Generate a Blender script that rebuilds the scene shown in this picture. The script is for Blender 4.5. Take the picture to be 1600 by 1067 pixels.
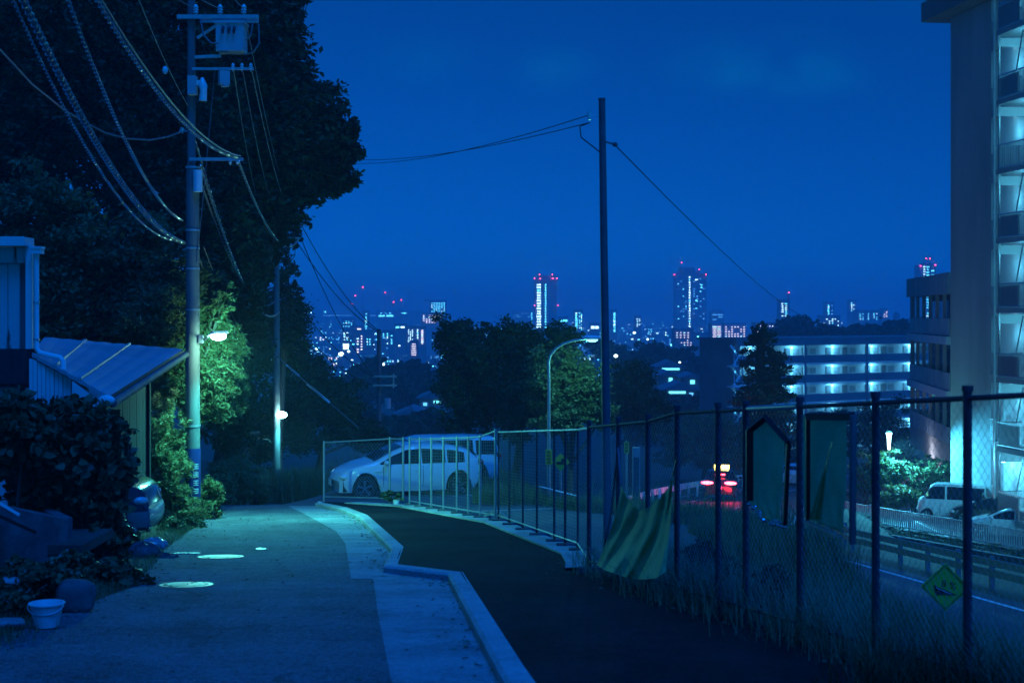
import bpy, math, random
import numpy as np
from mathutils import Vector, Matrix
R = math.radians
rnd = random.Random(7)
scene = bpy.context.scene
for o in list(bpy.data.objects): bpy.data.objects.remove(o)
col = scene.collection

# ---------------------------------------------------------------- camera, sky, sun, exposure
F, HX, HY, EYE = 2222.2, 800.0, 490.0, 1.6          # focal length in photo pixels, principal column, horizon row, eye height
cam_d = bpy.data.cameras.new("camera"); cam = bpy.data.objects.new("camera", cam_d); col.objects.link(cam)
cam.location = (0, 0, EYE); cam.rotation_euler = (R(90), 0, 0)
cam_d.lens = 50; cam_d.sensor_width = 36; cam_d.shift_y = -43.5/1600
cam_d.clip_start = 0.1; cam_d.clip_end = 20000
cam_d.dof.use_dof = True; cam_d.dof.focus_distance = 38; cam_d.dof.aperture_fstop = 3.2
scene.camera = cam

SUN_EL, SUN_AZ = R(60), R(150)
world = bpy.data.worlds.new("World"); scene.world = world; world.use_nodes = True
nt = world.node_tree; nt.nodes.clear()
def N(tree, kind, **kw):
    n = tree.nodes.new(kind)
    for k, v in kw.items(): setattr(n, k, v)
    return n
def cloud_mask(tree, geo, c, sx, sz):
    s = N(tree, 'ShaderNodeVectorMath', operation='SUBTRACT'); tree.links.new(geo, s.inputs[0])
    v = Vector(c).normalized(); s.inputs[1].default_value = v
    m = N(tree, 'ShaderNodeVectorMath', operation='MULTIPLY'); tree.links.new(s.outputs[0], m.inputs[0]); m.inputs[1].default_value = (1/sx, 1/sx, 1/sz)
    l = N(tree, 'ShaderNodeVectorMath', operation='LENGTH'); tree.links.new(m.outputs[0], l.inputs[0])
    r = N(tree, 'ShaderNodeMapRange', interpolation_type='SMOOTHSTEP'); tree.links.new(l.outputs['Value'], r.inputs[0])
    r.inputs[1].default_value = 1.0; r.inputs[2].default_value = 0.0; r.inputs[3].default_value = 0; r.inputs[4].default_value = 1
    return r.outputs[0]
tc = N(nt, 'ShaderNodeTexCoord')
clampz = N(nt, 'ShaderNodeVectorMath', operation='MAXIMUM'); nt.links.new(tc.outputs['Generated'], clampz.inputs[0]); clampz.inputs[1].default_value = (-2, -2, 0.0)
liftz = N(nt, 'ShaderNodeVectorMath', operation='ADD'); nt.links.new(clampz.outputs[0], liftz.inputs[0]); liftz.inputs[1].default_value = (0, 0, .10)
scz = N(nt, 'ShaderNodeVectorMath', operation='MULTIPLY'); nt.links.new(clampz.outputs[0], scz.inputs[0]); scz.inputs[1].default_value = (1, 1, 3.0); nt.links.new(scz.outputs[0], liftz.inputs[0])
minz = N(nt, 'ShaderNodeVectorMath', operation='MINIMUM'); nt.links.new(liftz.outputs[0], minz.inputs[0]); minz.inputs[1].default_value = (2, 2, .80)
normz = N(nt, 'ShaderNodeVectorMath', operation='NORMALIZE'); nt.links.new(minz.outputs[0], normz.inputs[0])
sky = N(nt, 'ShaderNodeTexSky', sky_type='NISHITA'); sky.sun_disc = False
sky.sun_elevation = R(8); sky.sun_rotation = SUN_AZ; sky.air_density = 1.0; sky.dust_density = 0.3; sky.ozone_density = 6.0
nt.links.new(normz.outputs[0], sky.inputs['Vector'])
tint = N(nt, 'ShaderNodeMix', data_type='RGBA', blend_type='MULTIPLY'); tint.inputs[0].default_value = 1
nt.links.new(sky.outputs[0], tint.inputs[6]); tint.inputs[7].default_value = (0.0, 0.55, 1.05, 1)
nz = N(nt, 'ShaderNodeTexNoise'); nz.inputs['Scale'].default_value = 15; nz.inputs['Detail'].default_value = 5; nz.inputs['Roughness'].default_value = .55
nt.links.new(tc.outputs['Generated'], nz.inputs['Vector'])
cm = None
for c, sx, sz, a in [((.165, 1, .176), .072, .03, .62), ((.205, 1, .184), .05, .026, .4), ((.03, 1, .172), .045, .022, .42), ((-.055, 1, .178), .06, .022, .25), ((.2, 1, .165), .07, .02, .6), ((.35, 1, .24), .15, .04, .3), ((-.3, 1, .3), .2, .05, .4)]:
    k = cloud_mask(nt, tc.outputs['Generated'], c, sx, sz)
    mm = N(nt, 'ShaderNodeMath', operation='MULTIPLY_ADD'); nt.links.new(k, mm.inputs[0]); mm.inputs[1].default_value = a
    if cm is None: mm.inputs[2].default_value = 0
    else: nt.links.new(cm, mm.inputs[2])
    cm = mm.outputs[0]
nr = N(nt, 'ShaderNodeMapRange', interpolation_type='SMOOTHSTEP'); nt.links.new(nz.outputs[0], nr.inputs[0]); nr.inputs[1].default_value = .26; nr.inputs[2].default_value = .66
cmul = N(nt, 'ShaderNodeMath', operation='MULTIPLY'); nt.links.new(cm, cmul.inputs[0]); nt.links.new(nr.outputs[0], cmul.inputs[1])
cl = N(nt, 'ShaderNodeMix', data_type='RGBA', blend_type='ADD'); nt.links.new(cmul.outputs[0], cl.inputs[0])
nt.links.new(tint.outputs[2], cl.inputs[6])
SKY_STRENGTH = 0.142
CLOUD = (0.0, 0.46, 0.50, 1); cl.inputs[7].default_value = CLOUD
bg = N(nt, 'ShaderNodeBackground'); bg.inputs[1].default_value = SKY_STRENGTH
nt.links.new(cl.outputs[2], bg.inputs[0])
wo = N(nt, 'ShaderNodeOutputWorld'); nt.links.new(bg.outputs[0], wo.inputs[0])

sun_d = bpy.data.lights.new("moon", 'SUN'); sun_d.energy = 2.4; sun_d.angle = R(28); sun_d.color = (0.002, 0.15, 1.0)
sun = bpy.data.objects.new("moon", sun_d); col.objects.link(sun)
d = Vector((math.sin(SUN_AZ)*math.cos(SUN_EL), math.cos(SUN_AZ)*math.cos(SUN_EL), math.sin(SUN_EL)))   # towards the moon: behind the camera, to its right
sun.rotation_euler = d.to_track_quat('Z', 'Y').to_euler()

vs = scene.view_settings; vs.view_transform = 'Standard'; vs.look = 'None'; vs.gamma = 1; vs.use_curve_mapping = False; vs.exposure = 0.0
scene.render.engine = 'CYCLES'
cy = scene.cycles; cy.use_denoising = True; cy.max_bounces = 5; cy.diffuse_bounces = 2; cy.glossy_bounces = 2; cy.transmission_bounces = 4
cy.volume_bounces = 4; cy.transparent_max_bounces = 8; cy.sample_clamp_indirect = 3; cy.sample_clamp_direct = 30
cy.caustics_reflective = False; cy.caustics_refractive = False

# ---------------------------------------------------------------- helpers
def P(px, py, Y): return Vector(((px-HX)/F*Y, Y, EYE-(py-HY)/F*Y))
def PX(px, Y): return (px-HX)/F*Y
def PZ(py, Y): return EYE-(py-HY)/F*Y

class MB:
    def __init__(s): s.v = []; s.f = []
    def add(s, vs, fs):
        b = len(s.v); s.v += [tuple(v) for v in vs]; s.f += [tuple(i+b for i in f) for f in fs]; return s
    def box(s, c, size, rz=0.0, mat=None):
        hx, hy, hz = size[0]/2, size[1]/2, size[2]/2
        m = mat if mat is not None else Matrix.Rotation(rz, 3, 'Z')
        c = Vector(c)
        vs = [c+m@Vector((x*hx, y*hy, z*hz)) for x in (-1, 1) for y in (-1, 1) for z in (-1, 1)]
        return s.add(vs, [(0,1,3,2),(4,6,7,5),(0,4,5,1),(2,3,7,6),(0,2,6,4),(1,5,7,3)])
    def bar(s, p0, p1, w, h=None, up=(0,0,1)):
        p0, p1 = Vector(p0), Vector(p1); h = h or w
        x = (p1-p0); L = x.length
        if L < 1e-6: return s
        x.normalize(); u = Vector(up)
        if abs(x.dot(u)) > .98: u = Vector((0, 1, 0))
        y = u.cross(x).normalized(); z = x.cross(y)
        m = Matrix((x, y, z)).transposed()
        return s.box((p0+p1)/2, (L, w, h), mat=m)
    def tube(s, pts, r, n=8, cap=True):
        pts = [Vector(p) for p in pts]; k = len(pts)
        rs = list(r) if hasattr(r, '__len__') else [r]*k
        rings = []; prev = None
        for i, p in enumerate(pts):
            t = (pts[min(i+1, k-1)]-pts[max(i-1, 0)]).normalized()
            if prev is None:
                a = Vector((0,0,1)) if abs(t.z) < .9 else Vector((1,0,0))
                u = t.cross(a).normalized()
            else:
                u = prev-t*prev.dot(t); u.normalize()
            prev = u; w = t.cross(u)
            rings.append([p+(u*math.cos(2*math.pi*j/n)+w*math.sin(2*math.pi*j/n))*rs[i] for j in range(n)])
        vs = [v for rg in rings for v in rg]; fs = []
        for i in range(k-1):
            for j in range(n):
                a = i*n+j; b = i*n+(j+1) % n
                fs.append((a, b, b+n, a+n))
        if cap: fs.append(tuple(range(n-1, -1, -1))); fs.append(tuple((k-1)*n+j for j in range(n)))
        return s.add(vs, fs)
    def prism(s, poly, a, b):
        """poly: 3D points of a planar outline; a,b: two offset vectors of its faces"""
        n = len(poly); a, b = Vector(a), Vector(b)
        vs = [Vector(p)+a for p in poly]+[Vector(p)+b for p in poly]
        fs = [tuple(range(n-1, -1, -1)), tuple(range(n, 2*n))]+[(i, (i+1) % n, (i+1) % n+n, i+n) for i in range(n)]
        return s.add(vs, fs)
    def grid(s, rows):
        m = len(rows[0]); vs = [p for r in rows for p in r]
        fs = [(i*m+j, i*m+j+1, (i+1)*m+j+1, (i+1)*m+j) for i in range(len(rows)-1) for j in range(m-1)]
        return s.add(vs, fs)
    def ell(s, c, r, nu=12, nv=8):
        c = Vector(c); rows = []
        for i in range(nv+1):
            th = math.pi*i/nv
            rows.append([c+Vector((r[0]*math.sin(th)*math.cos(2*math.pi*j/nu), r[1]*math.sin(th)*math.sin(2*math.pi*j/nu), r[2]*math.cos(th))) for j in range(nu+1)])
        return s.grid(rows)

def wloc(o):
    v = Vector((0,0,0))
    while o is not None: v += o.location; o = o.parent
    return v
def mkobj(name, me, parent=None):
    o = bpy.data.objects.new(name, me); col.objects.link(o)
    if parent is not None: o.parent = parent
    return o
def obj(name, mb, mat, parent=None, world_co=True, smooth=False, kind=None, label=None, cat=None, group=None):
    me = bpy.data.meshes.new(name)
    off = wloc(parent) if (parent is not None and world_co) else Vector((0,0,0))
    me.from_pydata([(v[0]-off.x, v[1]-off.y, v[2]-off.z) for v in mb.v], [], mb.f)
    me.materials.append(mat)
    if smooth:
        me.polygons.foreach_set('use_smooth', [True]*len(me.polygons))
        try: me.set_sharp_from_angle(angle=R(40))
        except Exception: pass
    me.update()
    o = mkobj(name, me, parent)
    tag(o, label, cat, group, kind)
    return o
def npobj(name, V, Q, mat, parent=None, kind=None, label=None, cat=None, group=None, smooth=False):
    """V (n,3), Q (m,k) numpy arrays, world coordinates"""
    me = bpy.data.meshes.new(name)
    off = wloc(parent) if parent is not None else Vector((0,0,0))
    V = np.asarray(V, dtype=np.float32)-np.array(off, dtype=np.float32)
    m, k = Q.shape
    me.vertices.add(len(V)); me.vertices.foreach_set('co', V.ravel())
    me.loops.add(m*k); me.loops.foreach_set('vertex_index', Q.astype(np.int32).ravel())
    me.polygons.add(m); me.polygons.foreach_set('loop_start', np.arange(0, m*k, k, dtype=np.int32))
    if smooth: me.polygons.foreach_set('use_smooth', np.ones(m, dtype=bool))
    me.materials.append(mat); me.update(calc_edges=True)
    o = mkobj(name, me, parent); tag(o, label, cat, group, kind)
    return o
def tag(o, label=None, cat=None, group=None, kind=None):
    if label: o['label'] = label
    if cat: o['category'] = cat
    if group: o['group'] = group
    if kind: o['kind'] = kind
    return o
def thing(name, label, cat, loc=(0,0,0), rz=0.0, group=None):
    o = bpy.data.objects.new(name, None); col.objects.link(o)
    o.location = loc; o.rotation_euler = (0, 0, rz); o.empty_display_size = .2
    return tag(o, label, cat, group)

# ---------------------------------------------------------------- materials
def mat(name, c, rough=.7, c2=None, scale=4.0, metal=0.0, bump=0.0, bscale=None, spec=.5, lo=.35, hi=.65, detail=6, stretch=None, coat=0.0):
    m = bpy.data.materials.new(name); m.use_nodes = True
    t = m.node_tree; b = t.nodes['Principled BSDF']
    b.inputs['Base Color'].default_value = (*c, 1); b.inputs['Roughness'].default_value = rough; b.inputs['Metallic'].default_value = metal
    b.inputs['Specular IOR Level'].default_value = spec; b.inputs['Coat Weight'].default_value = coat
    tcn = None
    if c2 is not None or bump:
        tcn = N(t, 'ShaderNodeTexCoord').outputs['Object']
        if stretch:
            mp = N(t, 'ShaderNodeMapping'); mp.inputs['Scale'].default_value = stretch; t.links.new(tcn, mp.inputs[0]); tcn = mp.outputs[0]
    if c2 is not None:
        n = N(t, 'ShaderNodeTexNoise'); n.inputs['Scale'].default_value = scale; n.inputs['Detail'].default_value = detail; n.inputs['Roughness'].default_value = .6
        t.links.new(tcn, n.inputs['Vector'])
        r = N(t, 'ShaderNodeValToRGB'); r.color_ramp.elements[0].position = lo; r.color_ramp.elements[1].position = hi
        r.color_ramp.elements[0].color = (*c, 1); r.color_ramp.elements[1].color = (*c2, 1)
        t.links.new(n.outputs[0], r.inputs[0]); t.links.new(r.outputs[0], b.inputs['Base Color'])
    if bump:
        n2 = N(t, 'ShaderNodeTexNoise'); n2.inputs['Scale'].default_value = bscale or scale*6; n2.inputs['Detail'].default_value = 5
        t.links.new(tcn, n2.inputs['Vector'])
        bp = N(t, 'ShaderNodeBump'); bp.inputs['Strength'].default_value = bump; bp.inputs['Distance'].default_value = .02
        t.links.new(n2.outputs[0], bp.inputs['Height']); t.links.new(bp.outputs[0], b.inputs['Normal'])
    return m
def emit(name, c, s, sample=True):
    m = bpy.data.materials.new(name); m.use_nodes = True
    b = m.node_tree.nodes['Principled BSDF']; b.inputs['Base Color'].default_value = (.6, .6, .6, 1)
    b.inputs['Emission Color'].default_value = (*c, 1); b.inputs['Emission Strength'].default_value = s
    if not sample: m.cycles.emission_sampling = 'NONE'
    return m
def leafmat(name, c, c2, scale=.9, trans=.3, rough=.6):
    m = bpy.data.materials.new(name); m.use_nodes = True
    t = m.node_tree; t.nodes.clear()
    tcn = N(t, 'ShaderNodeTexCoord')
    n = N(t, 'ShaderNodeTexNoise'); n.inputs['Scale'].default_value = scale; n.inputs['Detail'].default_value = 5
    t.links.new(tcn.outputs['Object'], n.inputs['Vector'])
    n2 = N(t, 'ShaderNodeTexNoise'); n2.inputs['Scale'].default_value = scale*14; n2.inputs['Detail'].default_value = 1
    t.links.new(tcn.outputs['Object'], n2.inputs['Vector'])
    av = N(t, 'ShaderNodeMath', operation='MULTIPLY_ADD'); t.links.new(n2.outputs[0], av.inputs[0]); av.inputs[1].default_value = .5
    hf = N(t, 'ShaderNodeMath', operation='MULTIPLY'); t.links.new(n.outputs[0], hf.inputs[0]); hf.inputs[1].default_value = .5
    t.links.new(hf.outputs[0], av.inputs[2])
    r = N(t, 'ShaderNodeValToRGB'); r.color_ramp.elements[0].position = .38; r.color_ramp.elements[1].position = .62
    r.color_ramp.elements[0].color = (*c, 1); r.color_ramp.elements[1].color = (*c2, 1); t.links.new(av.outputs[0], r.inputs[0])
    b = N(t, 'ShaderNodeBsdfPrincipled'); b.inputs['Roughness'].default_value = rough; b.inputs['Specular IOR Level'].default_value = .3
    tr = N(t, 'ShaderNodeBsdfTranslucent')
    t.links.new(r.outputs[0], b.inputs['Base Color']); t.links.new(r.outputs[0], tr.inputs['Color'])
    mx = N(t, 'ShaderNodeMixShader'); mx.inputs[0].default_value = trans
    t.links.new(b.outputs[0], mx.inputs[1]); t.links.new(tr.outputs[0], mx.inputs[2])
    o = N(t, 'ShaderNodeOutputMaterial'); t.links.new(mx.outputs[0], o.inputs[0])
    return m

def ground_mat(name, dark, light, rough, spec, grain=.5, patch=.5, crack=.0, gs=75):
    m = mat(name, dark, rough, spec=spec); t = m.node_tree; b = t.nodes['Principled BSDF']
    co = N(t, 'ShaderNodeTexCoord').outputs['Object']
    def noise(sc, det, rg_=.6):
        n = N(t, 'ShaderNodeTexNoise'); n.inputs['Scale'].default_value = sc; n.inputs['Detail'].default_value = det; n.inputs['Roughness'].default_value = rg_; t.links.new(co, n.inputs['Vector']); return n.outputs[0]
    def rng(x, a, b_, c, d_):
        r = N(t, 'ShaderNodeMapRange'); t.links.new(x, r.inputs[0])
        for i, v in enumerate((a, b_, c, d_)): r.inputs[i+1].default_value = v
        return r.outputs[0]
    def math_(op, x, y):
        n = N(t, 'ShaderNodeMath', operation=op)
        for i, v in enumerate((x, y)):
            if isinstance(v, (int, float)): n.inputs[i].default_value = v
            else: t.links.new(v, n.inputs[i])
        return n.outputs[0]
    g = noise(gs, 2, .7); g2 = noise(gs*.28, 3); p = noise(.8, 8, .65); p2 = noise(3.3, 6)
    f = math_('ADD', rng(g, .38, .62, -grain, grain), rng(g2, .35, .65, -grain*.6, grain*.6))
    f = math_('ADD', f, rng(p, .32, .68, -patch, patch)); f = math_('ADD', f, rng(p2, .3, .7, -patch*.5, patch*.5))
    f = rng(f, -1, 1, 0, 1)
    if crack:
        v = N(t, 'ShaderNodeTexVoronoi', feature='DISTANCE_TO_EDGE'); v.inputs['Scale'].default_value = .55
        wv = N(t, 'ShaderNodeVectorMath', operation='ADD'); nz_ = N(t, 'ShaderNodeTexNoise'); nz_.inputs['Scale'].default_value = 1.7; nz_.inputs['Detail'].default_value = 6; t.links.new(co, nz_.inputs['Vector'])
        t.links.new(co, wv.inputs[0]); t.links.new(nz_.outputs['Color'], wv.inputs[1]); t.links.new(wv.outputs[0], v.inputs['Vector'])
        ck = rng(v.outputs['Distance'], .004, .012, 1-crack, 1.0); gate = rng(noise(.45, 2), .48, .56, 1, 0)
        ck = math_('MAXIMUM', ck, gate); f = math_('MULTIPLY', f, ck)
    mx = N(t, 'ShaderNodeMix', data_type='RGBA'); t.links.new(f, mx.inputs[0]); mx.inputs[6].default_value = (*dark, 1); mx.inputs[7].default_value = (*light, 1)
    t.links.new(mx.outputs[2], b.inputs['Base Color'])
    bp = N(t, 'ShaderNodeBump'); bp.inputs['Strength'].default_value = .7; bp.inputs['Distance'].default_value = .012; t.links.new(math_('ADD', g, g2), bp.inputs['Height']); t.links.new(bp.outputs[0], b.inputs['Normal'])
    return m
M = {}
M['asphalt_old'] = ground_mat('asphalt_old', (.025, .026, .03), (.24, .24, .25), .85, .25, .75, .45, .75)
M['asphalt_new'] = ground_mat('asphalt_new', (.003, .003, .004), (.028, .028, .033), .9, .12, .7, .6)
M['asphalt_lot'] = mat('asphalt_lot', (.07, .07, .075), .8, (.12, .12, .12), .5, bump=.4, bscale=60)
M['concrete'] = ground_mat('concrete', (.13, .135, .14), (.44, .45, .45), .85, .3, .45, .65, .6, 60)
M['concrete_kerb'] = ground_mat('concrete_kerb', (.20, .21, .21), (.56, .56, .55), .85, .3, .4, .55, .0, 55)
M['concrete_dark'] = mat('concrete_dark', (.07, .07, .072), .9, (.15, .15, .15), 3.5, bump=.4, bscale=30)
M['concrete_pole'] = mat('concrete_pole', (.11, .11, .11), .75, (.19, .19, .185), 3, bump=.2, bscale=40, stretch=(1, 1, .25))
M['dirt'] = mat('dirt', (.05, .045, .035), .95, (.09, .08, .06), 1.1, bump=.8, bscale=14)
M['ground'] = mat('ground', (.035, .05, .025), .95, (.065, .065, .04), .25, bump=.6, bscale=6)
M['steel_dark'] = mat('steel_dark', (.08, .085, .10), .5, (.12, .12, .14), 6, metal=.0)
M['steel_post'] = mat('steel_post', (.04, .042, .055), .6, (.075, .08, .095), 7, spec=.3)
M['galv'] = mat('galvanised', (.45, .46, .47), .42, (.55, .56, .57), 8, metal=.7)
M['galv_wire'] = mat('galvanised_wire', (.34, .35, .37), .5, metal=.3)
M['white_paint'] = mat('white_paint', (.70, .71, .70), .55, (.80, .80, .79), 2)
M['white_wall'] = mat('white_wall', (.62, .63, .62), .8, (.74, .75, .74), .8, bump=.1, bscale=20)
M['grey_wall'] = mat('grey_wall', (.27, .285, .30), .85, (.40, .415, .43), .55, bump=.15, bscale=12, stretch=(1, 1, .22), lo=.3, hi=.7, detail=9)
M['dark_wall'] = mat('dark_wall', (.16, .16, .17), .85, (.22, .22, .23), .3, bump=.1, bscale=12)
M['roof_metal'] = mat('roof_metal', (.34, .35, .36), .6, (.44, .45, .46), .9, bump=.15, bscale=6)
M['black'] = mat('black_plastic', (.012, .012, .014), .35)
M['rubber'] = mat('rubber', (.018, .018, .02), .8)
M['glass'] = mat('window_glass', (.012, .014, .018), .06, spec=.8)
M['car_white'] = mat('car_white', (.74, .75, .75), .22, coat=.6)
M['car_navy'] = mat('car_navy', (.03, .035, .06), .2, coat=.8)
M['car_silver'] = mat('car_silver', (.24, .25, .26), .35, coat=.4)
M['car_black'] = mat('car_black', (.02, .02, .022), .2, coat=.7)
M['chrome'] = mat('chrome', (.75, .76, .77), .12, metal=1)
M['lens'] = mat('lamp_lens', (.62, .64, .65), .3, (.8, .82, .83), 14, spec=.9, coat=1)
M['red_lens'] = mat('red_lens', (.25, .01, .01), .15, coat=.5)
M['yellow_sign'] = mat('yellow_sign', (.80, .66, .05), .45, (.74, .60, .05), 5)
M['sign_black'] = mat('sign_black', (.015, .015, .015), .5)
M['blue_band'] = mat('blue_band', (.012, .03, .16), .5)
M['net'] = mat('net_fabric', (.60, .60, .22), .8, (.72, .70, .28), 3, bump=.5, bscale=120)

M['cable'] = mat('cable', (.015, .015, .018), .7, spec=.1)
M['cable_grey'] = mat('cable_grey', (.12, .12, .13), .4, (.17, .17, .18), 10)
M['spiral'] = mat('spiral_wire', (.62, .64, .64), .28, metal=.85)
M['ceramic'] = mat('ceramic', (.72, .72, .70), .2, coat=.5)
M['bark'] = mat('bark', (.07, .055, .04), .9, (.12, .10, .08), 5, bump=.8, bscale=20, stretch=(1, 1, .3))
M['iron'] = mat('manhole_iron', (.50, .50, .49), .34, (.62, .62, .60), 12, metal=.75, bump=.25, bscale=60)
M['blue_tarp'] = mat('blue_grey_plastic', (.03, .035, .04), .5, (.08, .085, .09), 7, bump=.9, bscale=22)
M['pot'] = mat('pale_plastic', (.62, .66, .68), .45, (.72, .75, .76), 6)
M['wood'] = mat('painted_boards', (.52, .53, .52), .8, (.07, .06, .055), 1.6, lo=.56, hi=.62, stretch=(3, 3, .45), bump=.3, bscale=18)
M['dark_wood'] = mat('dark_boards', (.018, .019, .022), .85, (.035, .036, .04), 3, stretch=(4, 4, .4))
M['pink_stone'] = mat('pink_stone', (.40, .31, .27), .8, (.52, .42, .37), .8)
M['sheet'] = leafmat('plastic_sheet', (.10, .50, .26), (.16, .66, .38), 5.0, .6, .2)
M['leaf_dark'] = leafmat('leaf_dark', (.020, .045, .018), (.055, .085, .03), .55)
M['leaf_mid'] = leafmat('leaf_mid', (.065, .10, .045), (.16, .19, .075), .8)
M['leaf_lime'] = leafmat('leaf_lime', (.12, .14, .05), (.28, .27, .10), 1.0)
M['leaf_ivy'] = leafmat('leaf_ivy', (.045, .07, .032), (.12, .145, .06), 2.2, trans=.15, rough=.42)
M['leaf_straw'] = leafmat('leaf_straw', (.09, .12, .05), (.22, .23, .10), 1.4)
M['lamp_glow'] = emit('street_lamp_glow', (.40, 1.0, .97), 60)
M['lamp_glow_blue'] = emit('arc_lamp_glow', (.25, .7, 1.0), 2.2)
M['tube_glow'] = emit('tube_glow', (.45, .88, 1.0), 9)
M['gallery_glow'] = emit('gallery_glow', (.35, .85, 1.0), 2.5, False)
M['win_cool'] = emit('window_cool', (.15, .80, 1.0), 2.2, False)
M['win_white'] = emit('window_white', (.6, .95, 1.0), 4.5, False)
M['win_warm'] = emit('window_warm', (1.0, .70, .70), 2.2, False)
M['win_dim'] = emit('window_dim', (.10, .45, .85), 2.0, False)
M['avi_red'] = emit('aviation_red', (1.0, .06, .16), 18, False)
M['tail_red'] = emit('tail_red', (1.0, .04, .06), 26)
M['taxi_yellow'] = emit('taxi_yellow', (1.0, .75, .12), 9)

def lamp(name, loc, energy, color, parent=None, radius=.08, spot=None, target=None):
    ld = bpy.data.lights.new(name, 'SPOT' if spot else 'POINT'); ld.energy = energy; ld.color = color; ld.shadow_soft_size = radius
    o = bpy.data.objects.new(name, ld); col.objects.link(o)
    loc = Vector(loc)
    if spot:
        ld.spot_size = spot; ld.spot_blend = .6
        o.rotation_euler = (Vector(target)-loc).to_track_quat('-Z', 'Y').to_euler() if target is not None else (0, 0, 0)
    if parent is not None: o.parent = parent; loc = loc-wloc(parent)
    o.location = loc
    return o
TEAL = (.05, .92, .88)

# ---------------------------------------------------------------- terrain
def sst(a, b, x):
    t = np.clip((x-a)/(b-a), 0, 1); return t*t*(3-2*t)
def fence_x(Y):
    return np.interp(Y, [-8, 8.4, 16.06, 18.2, 25.6, 31.7, 34.3], [6.6, 2.69, .87, .98, -.23, -2.28, -4.6])
RE_Y = [-10, 10, 31.3, 46.3, 56, 65, 72, 85, 100, 130, 170]; RE_X = [16.2, 13.8, 11.3, 9.6, 11, 13.2, 15.2, 20, 27, 45, 75]
def road_right(Y): return np.interp(Y, RE_Y, RE_X)
def lower_z(Y): return np.interp(Y, [-10, 110, 190, 400, 1000, 9000], [-1.85, -10.85, -17, -25, -36, -40])
def lot_z(Y): return np.interp(Y, [-10, 34, 45, 60, 75, 110], [.88, -2.99, -3.62, -5.2, -7.4, -11.4])
def road_z(Y): return np.interp(Y, [-10, 34, 60, 110], [.88, -2.992, -6.37, -11.6])
def upper_z(X, Y):
    t = sst(-6.2, -4.8, X)
    z = road_z(Y)*(1-t)+lot_z(Y)*t
    hill = np.clip(-8.5-X, 0, 24)*.28*sst(20, 36, Y)*(1-sst(60, 110, Y)*.7)
    return z+hill
def bank_x(Y): return np.interp(Y, [-8, 8, 12, 16, 20, 26, 34, 45, 60], [0, .2, 1.1, 2.1, 3.5, 4.5, 4.9, 4.0, 3.0]) + np.where(Y < 34.3, fence_x(Y), -4.6) + .1
def ground_z(X, Y):
    X = np.asarray(X, float); Y = np.asarray(Y, float)
    up = upper_z(X, Y)
    lo = lower_z(Y)
    car = -8.5+0*Y
    re = road_right(Y)
    lo = np.where(X > re, lo+(car-lo)*sst(1.6, 5.0, X-re)*sst(-10, 20, Y)*(1-sst(100, 130, Y)), lo)
    bx = bank_x(Y)
    w = np.maximum(1.5, np.minimum(3.4, re-7.4-bx))
    t = sst(0, 1, (X-bx)/w)
    z = up*(1-t)+lo*t
    far = lower_z(Y)
    k = sst(92, 125, Y)
    return z*(1-k)+far*k
gz = lambda x, y: float(ground_z(x, y))
xs = np.concatenate([-np.geomspace(4000, 33, 26), np.arange(-32, 34, .45), np.geomspace(34, 4000, 26)])
ys = np.concatenate([np.arange(-12, 112, .5), np.geomspace(112.5, 8000, 50)])
GX, GY = np.meshgrid(xs, ys)
GZ = ground_z(GX, GY)-.07
nr_, nc_ = GX.shape
idx = np.arange(nr_*nc_).reshape(nr_, nc_)
Q = np.stack([idx[:-1, :-1], idx[:-1, 1:], idx[1:, 1:], idx[1:, :-1]], -1).reshape(-1, 4)
npobj('ground', np.stack([GX, GY, GZ], -1).reshape(-1, 3), Q, M['ground'], kind='structure', smooth=True)

def strip(name, ysamp, fl, fr, zf, mtl, ncol=6, kind='structure'):
    rows = []
    for y in ysamp:
        a, b = float(fl(y)), float(fr(y))
        rows.append([(a+(b-a)*j/ncol, y, float(zf(a+(b-a)*j/ncol, y))) for j in range(ncol+1)])
    mb = MB(); mb.grid(rows); return obj(name, mb, mtl, kind=kind)
ya = sorted(set([round(v, 3) for v in np.arange(-8, 62, .5)]+[9.32, 12.95, 16.2, 16.25, 16.0, 17.0, 19.8, 21.6, 24.6, 28.1, 31, 33.7, 34]))
g_left = lambda y: np.interp(y, [-8, 9.32, 12.95, 16.2, 16.25, 21.6, 24.6, 31, 33.7, 62], [.0, -.79, -1.22, -1.58, -1.84, -2.53, -3.04, -4.6, -5.3, -5.8])
KI = [(-8, 1.75), (9.32, -.084), (16.0, -.72), (17.0, -1.54), (19.8, -1.68), (24.0, -2.36), (28.1, -3.03), (31.2, -3.78), (33.7, -4.67)]
k_in = lambda y: np.interp(y, [p[0] for p in KI]+[62], [p[1] for p in KI]+[-5.0])
r_left = lambda y: np.interp(y, [-8, 12, 15.5, 20.3, 27.3, 34, 62], [-4.4, -4.15, -4.1, -5.0, -6.0, -8.5, -9.5])
RZ = lambda x, y: road_z(y)
strip('road', ya, r_left, lambda y: g_left(y), lambda x, y: road_z(y)+.002, M['asphalt_old'], 10)
strip('gutter', ya, lambda y: g_left(y), lambda y: k_in(y)+.03, lambda x, y: road_z(y)+.006, M['concrete'], 4)
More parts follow.
